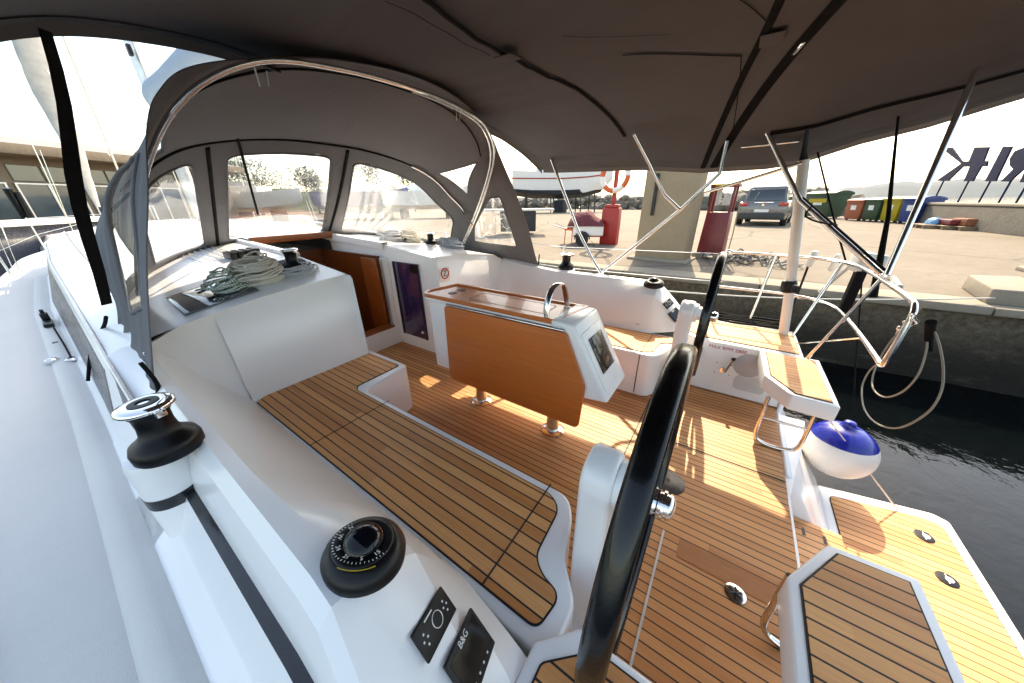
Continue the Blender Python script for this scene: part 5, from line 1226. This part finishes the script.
def rocks(name, line, n, smin, smax, h, seed, label=None):
    random.seed(seed); m = MB(); pts = [Vector(p) for p in line]
    for i in range(n):
        k = random.random() * (len(pts) - 1); j_ = int(k); p = pts[j_].lerp(pts[j_ + 1], k - j_); hh = random.random() ** 1.3
        s_ = random.uniform(smin, smax); p = p + Vector((random.gauss(0, 1.2), random.gauss(0, 1.2), hh * h - s_ * .3))
        u = Vector((random.gauss(0, 1), random.gauss(0, 1), random.gauss(0, 1))).normalized(); v = u.orthogonal().normalized(); w_ = u.cross(v)
        vs = []
        for th in range(5):
            for ph in range(7):
                t_ = pi * th / 4; q_ = 2 * pi * ph / 7; R2 = s_ * random.uniform(.75, 1.1)
                vs.append(p + (u * math.cos(t_) * .7 + v * math.sin(t_) * math.cos(q_) + w_ * math.sin(t_) * math.sin(q_) * .8) * R2)
        m.add(vs, [(a_ * 7 + b_, a_ * 7 + (b_ + 1) % 7, (a_ + 1) * 7 + (b_ + 1) % 7, (a_ + 1) * 7 + b_) for a_ in range(4) for b_ in range(7)])
    o = m.build(name, M['rock'], None); o['kind'] = 'stuff'; o['label'] = label; o['category'] = 'rocks'; return o
rocks('boulders', [(40, -5.5, .0), (46, 2, .1), (54, 22, .2), (56, 50, .2)], 800, .4, 1.1, 2.0, 31, 'grey boulder breakwater along the far side of the quay')
rocks('boulders', [(33, -5.2, .3), (31, -10.5, .3)], 80, .25, .5, .75, 33, 'pale rocks piled behind the recycling bins')

# motor boat standing on props far across the quay
bc = ond(560, 209, 40.0); bc.z = .45
mbt = at_thing('motor_boat', bc, 'white motor boat propped up ashore across the quay', 'boat')
dr_ = rt * 1.0; dd_ = hd
def bp(f, l, u): return bc + dr_ * f + dd_ * l + U3 * u
rg = []
for f, hw_, zb_, zd_ in ((-5.6, 1.5, 1.9, 4.3), (-3.5, 1.7, 1.6, 4.2), (0, 1.75, 1.5, 4.15), (2.5, 1.5, 1.6, 4.3), (4.6, .8, 2.1, 4.6), (5.8, .04, 3.3, 4.9)):
    rg.append([bp(f, -hw_, zd_), bp(f, -hw_ * .96, (zd_ + zb_) / 2 + .2), bp(f, -hw_ * .8, zb_ + .45), bp(f, 0, zb_), bp(f, hw_ * .8, zb_ + .45), bp(f, hw_ * .96, (zd_ + zb_) / 2 + .2), bp(f, hw_, zd_), bp(f, 0, zd_ + .05)])
MB().loft(rg, True, True).build('hull', M['white'], mbt, smooth=True)
rg = []
for f, hw_, zb_, zd_ in ((-5.4, 1.35, 1.88, 2.5), (-3.5, 1.45, 1.58, 2.35), (0, 1.5, 1.48, 2.3), (2.5, 1.2, 1.58, 2.4), (4.6, .55, 2.08, 2.7)):
    rg.append([bp(f, -hw_ * 1.05, zd_), bp(f, -hw_ * .98, zb_ + .42), bp(f, 0, zb_ - .03), bp(f, hw_ * .98, zb_ + .42), bp(f, hw_ * 1.05, zd_)])
MB().loft(rg).build('bottom', M['antifoul'], mbt, smooth=True)
MB().hexa([bp(-3, -1.1, 4.15), bp(2.4, -1.0, 4.15), bp(2.4, 1.0, 4.15), bp(-3, 1.1, 4.15), bp(-2.6, -1.0, 5.2), bp(.6, -.9, 5.2), bp(.6, .9, 5.2), bp(-2.6, 1.0, 5.2)]).build('wheelhouse', M['white'], mbt, bev=.1)
MB().loft([[bp(f, -hw_ - .02, z_), bp(f, -hw_ - .02, z_ - .12)] for f, hw_, z_ in ((-5.6, 1.49, 3.6), (-3.5, 1.68, 3.55), (0, 1.73, 3.5), (2.5, 1.49, 3.62), (4.6, .82, 3.85))]).build('stripe', M['red'], mbt)
MB().tube([bp(-5.4, -1.3, 4.3), bp(-5.4, -1.3, 5.0), bp(-3.2, -1.5, 5.0), bp(-3.2, -1.5, 4.2)], .04, 6).build('guard_rail', M['steel'], mbt, smooth=True)
for f in (-4, -1, 2, 3.6):
    for e in (-1, 1): MB().tube([bp(f, e * 1.2, 2.1), bp(f + .1, e * 1.5, 0)], .07, 6).build('prop', M['black'], mbt, smooth=True)
MB().box(bc.x - .6, bc.y - .6, .45, bc.x + .6, bc.y + .6, 1.75).build('keel_block', M['antifoul'], mbt, bev=.03)
# container-like block and more far craft to break the skyline
kc = ond(518, 234, 14.5); kc.z = quay_z(20)
kk = at_thing('dark_container', kc, 'dark open crate with a pale top board on the quay beyond the spray hood', 'crate')
MB().obox(kc + U3 * .42, rt, hd, U3, .75, .45, .40).build('body', plain('dark crate', (.03, .03, .03), .8), kk, bev=.02)
MB().obox(kc + U3 * .87, rt, hd, U3, 1.5, .5, .04).build('lid', M['offwhite'], kk, bev=.01)

# beyond the bow: sheds, trees and laid-up boats along the basin
def tree(c, h, r, seed, label):
    random.seed(seed); t = at_thing('tree', c, label, 'tree', 'trees behind the basin')
    MB().tube([c, c + U3 * h * .35 + Vector((.1, 0, 0)), c + U3 * h * .7], [.16, .12, .05], 8).build('trunk', M['pine'], t, smooth=True)
    m = MB()
    for cl in range(16):
        q = c + Vector((random.gauss(0, r * .42), random.gauss(0, r * .42), h * random.uniform(.42, .95))); rr_ = random.uniform(.25, .5) * r
        for k in range(90):
            v = Vector((random.gauss(0, 1), random.gauss(0, 1), random.gauss(0, .8))).normalized() * rr_ * random.uniform(.6, 1.05); p = q + v; a_ = Vector((random.gauss(0, 1), random.gauss(0, 1), random.gauss(0, 1))).normalized(); b_ = a_.orthogonal().normalized(); z_ = random.uniform(.10, .22)
            m.add([p - a_ * z_, p + b_ * z_ * .6, p + a_ * z_, p - b_ * z_ * .6], [(0, 1, 2, 3)])
    m.build('crown', M['foliage'], t, recalc=False)
def at_az(px, dist, z): d_ = ray(px, 205); l_ = math.hypot(d_.x, d_.y); return Vector((d_.x / l_ * dist, d_.y / l_ * dist, z))
tree(at_az(238, 62, .3), 7.5, 3.0, 41, 'dark tree seen through the port side of the middle hood window')
tree(at_az(262, 70, .3), 9.0, 3.6, 42, 'tallest dark tree seen through the middle hood window')
tree(at_az(318, 60, .3), 6.5, 2.8, 43, 'low dark tree seen through the starboard end of the middle hood window')
tree(at_az(372, 64, .3), 8.0, 3.2, 44, 'dark tree seen through the starboard hood window')
tree(at_az(415, 58, .3), 6.5, 2.6, 45, 'small dark tree near the starboard end of the hood windows')
def shed(px0, px1, dist, h, mat, label):
    a_ = at_az(px0, dist, -.2); b_ = at_az(px1, dist * 1.02, -.2); r_, d_, w_ = frame_from(a_, b_); t = at_thing('harbour_shed', (a_ + b_) / 2, label, 'building')
    P_ = [a_, b_, b_ + d_ * 7, a_ + d_ * 7]; MB().hexa(P_ + [p + U3 * h for p in P_]).build('wall', mat, t)
    MB().sweep([a_ - d_ * .4 - r_ * .3 + U3 * (h + .01), a_ + d_ * 7.4 - r_ * .3 + U3 * (h + .01), a_ + d_ * 3.5 - r_ * .3 + U3 * (h + 1.3)], r_ * (w_ + .6)).build('roof', plain('grey sheet roof', (.10, .10, .10), .7), t)
    k = .8
    while k < w_ - 2:
        p = a_ + r_ * k - d_ * .03; MB().hexa([p + U3 * .8, p + r_ * 1.3 + U3 * .8, p + r_ * 1.3 + d_ * .06 + U3 * .8, p + d_ * .06 + U3 * .8, p + U3 * 2.3, p + r_ * 1.3 + U3 * 2.3, p + r_ * 1.3 + d_ * .06 + U3 * 2.3, p + d_ * .06 + U3 * 2.3]).build('window', M['bglass'], t); k += 2.4
shed(200, 262, 52, 3.4, M['plaster'], 'pale harbour shed with a row of windows seen through the port hood windows')
shed(338, 400, 54, 3.2, plain('grey wall', (.20, .20, .20), .8), 'grey harbour shed seen through the starboard hood window')
def laid_boat(px, dist, L, mat, label, seed):
    c = at_az(px, dist, .35); t = at_thing('laid_up_boat', c, label, 'boat', 'boats laid up along the basin'); r_ = rt; d_ = hd; rg = []
    for f, hw_, zb_, zd_ in ((-.5, .16, .9, 2.3), (-.2, .19, .8, 2.2), (.2, .17, .8, 2.25), (.42, .08, 1.1, 2.45), (.5, .005, 1.6, 2.6)):
        rg.append([c + r_ * f * L - d_ * hw_ * L + U3 * zd_, c + r_ * f * L - d_ * hw_ * L * .8 + U3 * (zb_ + .35), c + r_ * f * L + U3 * zb_, c + r_ * f * L + d_ * hw_ * L * .8 + U3 * (zb_ + .35), c + r_ * f * L + d_ * hw_ * L + U3 * zd_])
    MB().loft(rg, True, True).build('hull', mat, t, smooth=True)
    MB().obox(c + U3 * 2.45, r_, d_, U3, L * .18, L * .10, .28).build('cabin', M['white'], t, bev=.08)
    for k in (-.3, .25): MB().obox(c + r_ * L * k + U3 * .45, r_, d_, U3, .15, .8, .45).build('cradle', M['black'], t)
    MB().tube([c + U3 * 2.4, c + U3 * 11], .05, 6).build('mast', M['satin'], t, smooth=True)
laid_boat(250, 36, 9, M['white'], 'white sailing boat laid up ashore, seen through the middle hood window', 1)
laid_boat(365, 33, 8, M['bluebin'], 'blue-hulled boat laid up ashore, seen through the starboard hood window', 2)
laid_boat(180, 40, 10, M['white'], 'white sailing boat laid up ashore, seen through the port hood window', 3)
laid_boat(428, 30, 7, M['white'], 'small white boat laid up ashore near the starboard end of the hood windows', 4)
# far tree line, houses on the shore, hills
def hill(az0, az1, dist, hts, mat, name, seed):
    random.seed(seed); n = 90; top_ = []; bot = []; back = []
    for i in range(n + 1):
        t_ = i / n; a_ = R_(az0 + (az1 - az0) * t_); h_ = interp(hts, t_) * (1 + .10 * math.sin(t_ * 41 + seed) + .07 * math.sin(t_ * 97 + 2 * seed) + .04 * math.sin(t_ * 211))
        dx, dy = math.sin(a_), math.cos(a_)
        bot.append((dx * dist, dy * dist, -1.2)); top_.append((dx * dist * 1.12, dy * dist * 1.12, max(.5, h_))); back.append((dx * dist * 1.3, dy * dist * 1.3, -1.2))
    mid = [tuple(Vector(b_).lerp(Vector(t_), .55) + Vector((0, 0, Vector(t_).z * .10))) for b_, t_ in zip(bot, top_)]
    return struct(MB().loft([bot, mid, top_, back]).build(name, mat, None, smooth=True))
hill(60, 130, 5200, [(0, 30), (.25, 60), (.42, 95), (.55, 90), (.68, 170), (.78, 105), (.88, 120), (1, 60)], M['hill'], 'hills', 2)
hill(40, 80, 2600, [(0, 25), (.4, 40), (.7, 22), (1, 4)], M['hill'], 'hills', 5)
hill(-60, 42, 420, [(0, 18), (.2, 25), (.5, 14), (.8, 20), (1, 12)], M['foliage'], 'hills', 9)
hill(88, 180, 7800, [(0, 120), (.3, 210), (.6, 160), (1, 80)], M['hill'], 'hills', 12)

# ================================================================== LEFT SIDE: marina building, barge, neighbouring boat
a = ond(-90, 205, 27.0); b = ond(235, 205, 34.0); a.z = b.z = -.2
r, d, wd = frame_from(a, b)
bd = at_thing('marina_building', (a + b) / 2, 'long low marina building with a dark eave and tall shop windows', 'building')
Ht = 4.05
def B(u, v, w_): return a + r * u + d * v + U3 * w_
def bbox(u0, u1, v0, v1, w0, w1): return MB().hexa([B(u0, v0, w0), B(u1, v0, w0), B(u1, v1, w0), B(u0, v1, w0), B(u0, v0, w1), B(u1, v0, w1), B(u1, v1, w1), B(u0, v1, w1)])
bbox(0, wd, 0, 8, -1.5, Ht).build('wall', M['plaster'], bd)
bbox(-.5, wd + .5, -1.3, 8.3, Ht + .002, Ht + .42).build('eave', plain('weathered roof edge', (.20, .155, .11), .8, var=.2), bd, bev=.03)
MB().sweep([B(-.5, -1.3, Ht + .42), B(-.5, 8.3, Ht + .42), B(-.5, 3.5, Ht + 1.25)], r * (wd + 1)).build('roof', plain('roof sheet', (.22, .20, .19), .7), bd)
k = 0; u = .6
while u < wd - 2.2:
    wn = bbox(u, u + 2.0, -.06, .05, .9, 2.9).build('window', M['bglass'], bd)
    fr_ = MB()
    for x in (u - .04, u + .98, u + 2.0): fr_.v += bbox(x - .03, x + .04, -.10, -.062, .9, 2.95).v; fr_.f += [tuple(i + len(fr_.v) - 8 for i in f) for f in bbox(0, 1, 0, 1, 0, 1).f]
    for z in (.86, 2.9): fr_.v += bbox(u - .07, u + 2.05, -.11, -.055, z, z + .06).v; fr_.f += [tuple(i + len(fr_.v) - 8 for i in f) for f in bbox(0, 1, 0, 1, 0, 1).f]
    fr_.build('frame', M['satin'], wn)
    bbox(u, u + .95, -.05, .05, 3.05, 3.7).build('top_light', M['bglass'], bd); bbox(u + 1.05, u + 2.0, -.05, .05, 3.05, 3.7).build('top_light', M['bglass'], bd)
    u += 2.35 + (1.6 if k % 4 == 3 else 0); k += 1
bbox(-2, wd + 4, -5, 0, -1.6, .35).build('apron', M['quay'], bd)
# dark barge alongside
p0 = ond(-60, 212, 15.5); p1 = ond(82, 208, 19.0); p0.z = p1.z = -1
r, d, wd = frame_from(p0, p1)
bg = at_thing('moored_barge', (p0 + p1) / 2, 'long dark hull with a pale rubbing strake moored in front of the marina building', 'barge')
def G(u, v, w_): return p0 + r * u + d * v + U3 * w_
MB().hexa([G(0, .2, -.2), G(wd, .2, -.2), G(wd, 2.8, -.2), G(0, 2.8, -.2), G(0, 0, 2.3), G(wd + .6, 0, 2.3), G(wd + .6, 3, 2.3), G(0, 3, 2.3)]).build('hull', M['dinghy'], bg, bev=.1)
MB().hexa([G(0, -.08, 2.18), G(wd + .6, -.08, 2.18), G(wd + .6, .0, 2.18), G(0, .0, 2.18), G(0, -.08, 2.36), G(wd + .6, -.08, 2.36), G(wd + .6, .02, 2.36), G(0, .02, 2.36)]).build('rubbing_strake', M['offwhite'], bg, bev=.02)
MB().tube([G(wd * .7, .5, 2.3), G(wd * .7, .5, 3.1)], .06, 8).tube([G(wd * .72, .7, 2.3), G(wd * .68, .6, 3.2)], .09, 8).build('winch_gear', M['black'], bg, smooth=True)
# neighbour's white tender beyond the bow
tc = ond(96, 232, 17.0); tc.z = -1.0
tn = at_thing('white_boat', tc, 'small white boat with blue stripes lying beyond the bow', 'boat')
def T(f, l, u): return tc + rt * f + hd * l + U3 * u
rg = []
for f, hw_, zd_ in ((-1.9, .05, 1.75), (-1.5, .6, 1.7), (-.6, 1.0, 1.6), (1, 1.15, 1.5), (5, 1.15, 1.5)):
    rg.append([T(f, -hw_, zd_ - .1), T(f, -hw_ * .9, .5), T(f, -hw_ * .3, -.2), T(f, hw_ * .3, -.2), T(f, hw_ * .9, .5), T(f, hw_, zd_ - .1), T(f, hw_ * .6, zd_ + .25), T(f, -hw_ * .6, zd_ + .25)])
MB().loft(rg, True, True).build('hull', M['white'], tn, smooth=True)
MB().loft([[T(f, -hw_, zd_), T(f, -hw_ + .01, zd_ - .12)] for f, hw_, zd_ in ((-1.85, .2, 1.25), (-1.5, .62, 1.2), (-.6, 1.0, 1.15), (1, 1.14, 1.1), (5, 1.14, 1.1))]).build('stripe', M['bluebin'], tn)
# furled headsail on the forestay
f0 = ony(98, 207, 13.4); f1 = ony(29, 42, 12.0); f1 = f0 + (f1 - f0) * 2.2; rg = []
for i in range(25):
    t_ = i / 24; c = f0.lerp(f1, t_); R2 = .03 + .20 * math.sin(pi * min(1, t_ * .95 + .01)) ** .9
    rg.append([c + Vector((R2 * math.cos(q_ + t_ * 9) * (1 + .12 * math.cos(3 * q_)), R2 * math.sin(q_ + t_ * 9), 0)) for q_ in [2 * pi * k / 12 for k in range(12)]])
MB().loft(rg, True, True).build('furled_headsail', M['offwhite'], yacht, smooth=True)
for (p_, q_, yy, r_) in (((-10, 55), (72, 229), 11.0, .006), ((101, 53), (134, 140), 8.2, .006), ((109, 55), (139, 132), 8.0, .010), ((60, 88), (110, 156), 12.0, .006), ((66, 214), (40, 150), 12.5, .006)):
    a_ = ony(*p_, yy); b_ = ony(*q_, yy); MB().tube([a_ + (a_ - b_) * 1.5, b_], r_, 6).build('halyard', M['steel'], yacht, smooth=True)
MB().tube([(XC - .3, 13.2, 1.0), (XC - .3, 13.2, 1.65), (XC, 13.9, 1.72), (XC + .3, 13.2, 1.65), (XC + .3, 13.2, 1.0)], .013, 8).build('pulpit', M['steel'], yacht, smooth=True)

hz_m = bpy.data.materials.new('thin sea haze'); hz_m.use_nodes = True; nt_ = hz_m.node_tree; nt_.nodes.remove(nt_.nodes['Principled BSDF'])
pv = nt_.nodes.new('ShaderNodeVolumePrincipled'); pv.inputs['Color'].default_value = (.80, .90, 1, 1); pv.inputs['Density'].default_value = .00003; pv.inputs['Anisotropy'].default_value = .3
nt_.links.new(pv.outputs[0], nt_.nodes['Material Output'].inputs['Volume'])
hzb = MB().box(-9500, -9500, -11, 9500, 9500, 290).build('haze', hz_m, None); hzb['kind'] = 'stuff'

# ================================================================== LIGHT, SKY, CAMERA
sd = Vector((1, .17, 1.03)).normalized()
sun = bpy.data.lights.new('sun', 'SUN'); sun.energy = 2.4; sun.angle = R_(.53); sun.color = (1, .945, .86)
so = bpy.data.objects.new('sun', sun); C.objects.link(so); so.rotation_mode = 'QUATERNION'; so.rotation_quaternion = sd.to_track_quat('Z', 'Y'); so.location = (8, 2, 10)
w = bpy.data.worlds.new('World'); sc.world = w; w.use_nodes = True; nt = w.node_tree
sk = nt.nodes.new('ShaderNodeTexSky'); sk.sky_type = 'NISHITA'; sk.sun_disc = False; sk.sun_elevation = math.asin(sd.z); sk.sun_rotation = math.atan2(sd.x, sd.y)
sk.air_density = 1.0; sk.dust_density = 2.0; sk.ozone_density = 1.0; sk.altitude = 0
nt.links.new(sk.outputs[0], nt.nodes['Background'].inputs[0]); nt.nodes['Background'].inputs[1].default_value = .15
cam = bpy.data.cameras.new('camera'); cam.sensor_width = 36; cam.lens = 36 * F / 1024; cam.clip_start = .05; cam.clip_end = 30000
co = bpy.data.objects.new('camera', cam); C.objects.link(co); co.matrix_world = Matrix.Translation((0, 0, EYE)) @ Matrix((ax, ay, -fw)).transposed().to_4x4()
sc.camera = co
sc.view_settings.view_transform = 'Standard'; sc.view_settings.look = 'None'; sc.view_settings.exposure = 1.98; sc.view_settings.gamma = 1
sc.view_settings.use_white_balance = True; sc.view_settings.white_balance_temperature = 8300; sc.view_settings.white_balance_tint = 8
sc.render.engine = 'CYCLES'; sc.cycles.max_bounces = 10; sc.cycles.diffuse_bounces = 8; sc.cycles.transparent_max_bounces = 16; sc.cycles.caustics_reflective = False; sc.cycles.caustics_refractive = False
sc.cycles.use_denoising = True
sc.cycles.sample_clamp_indirect = 6
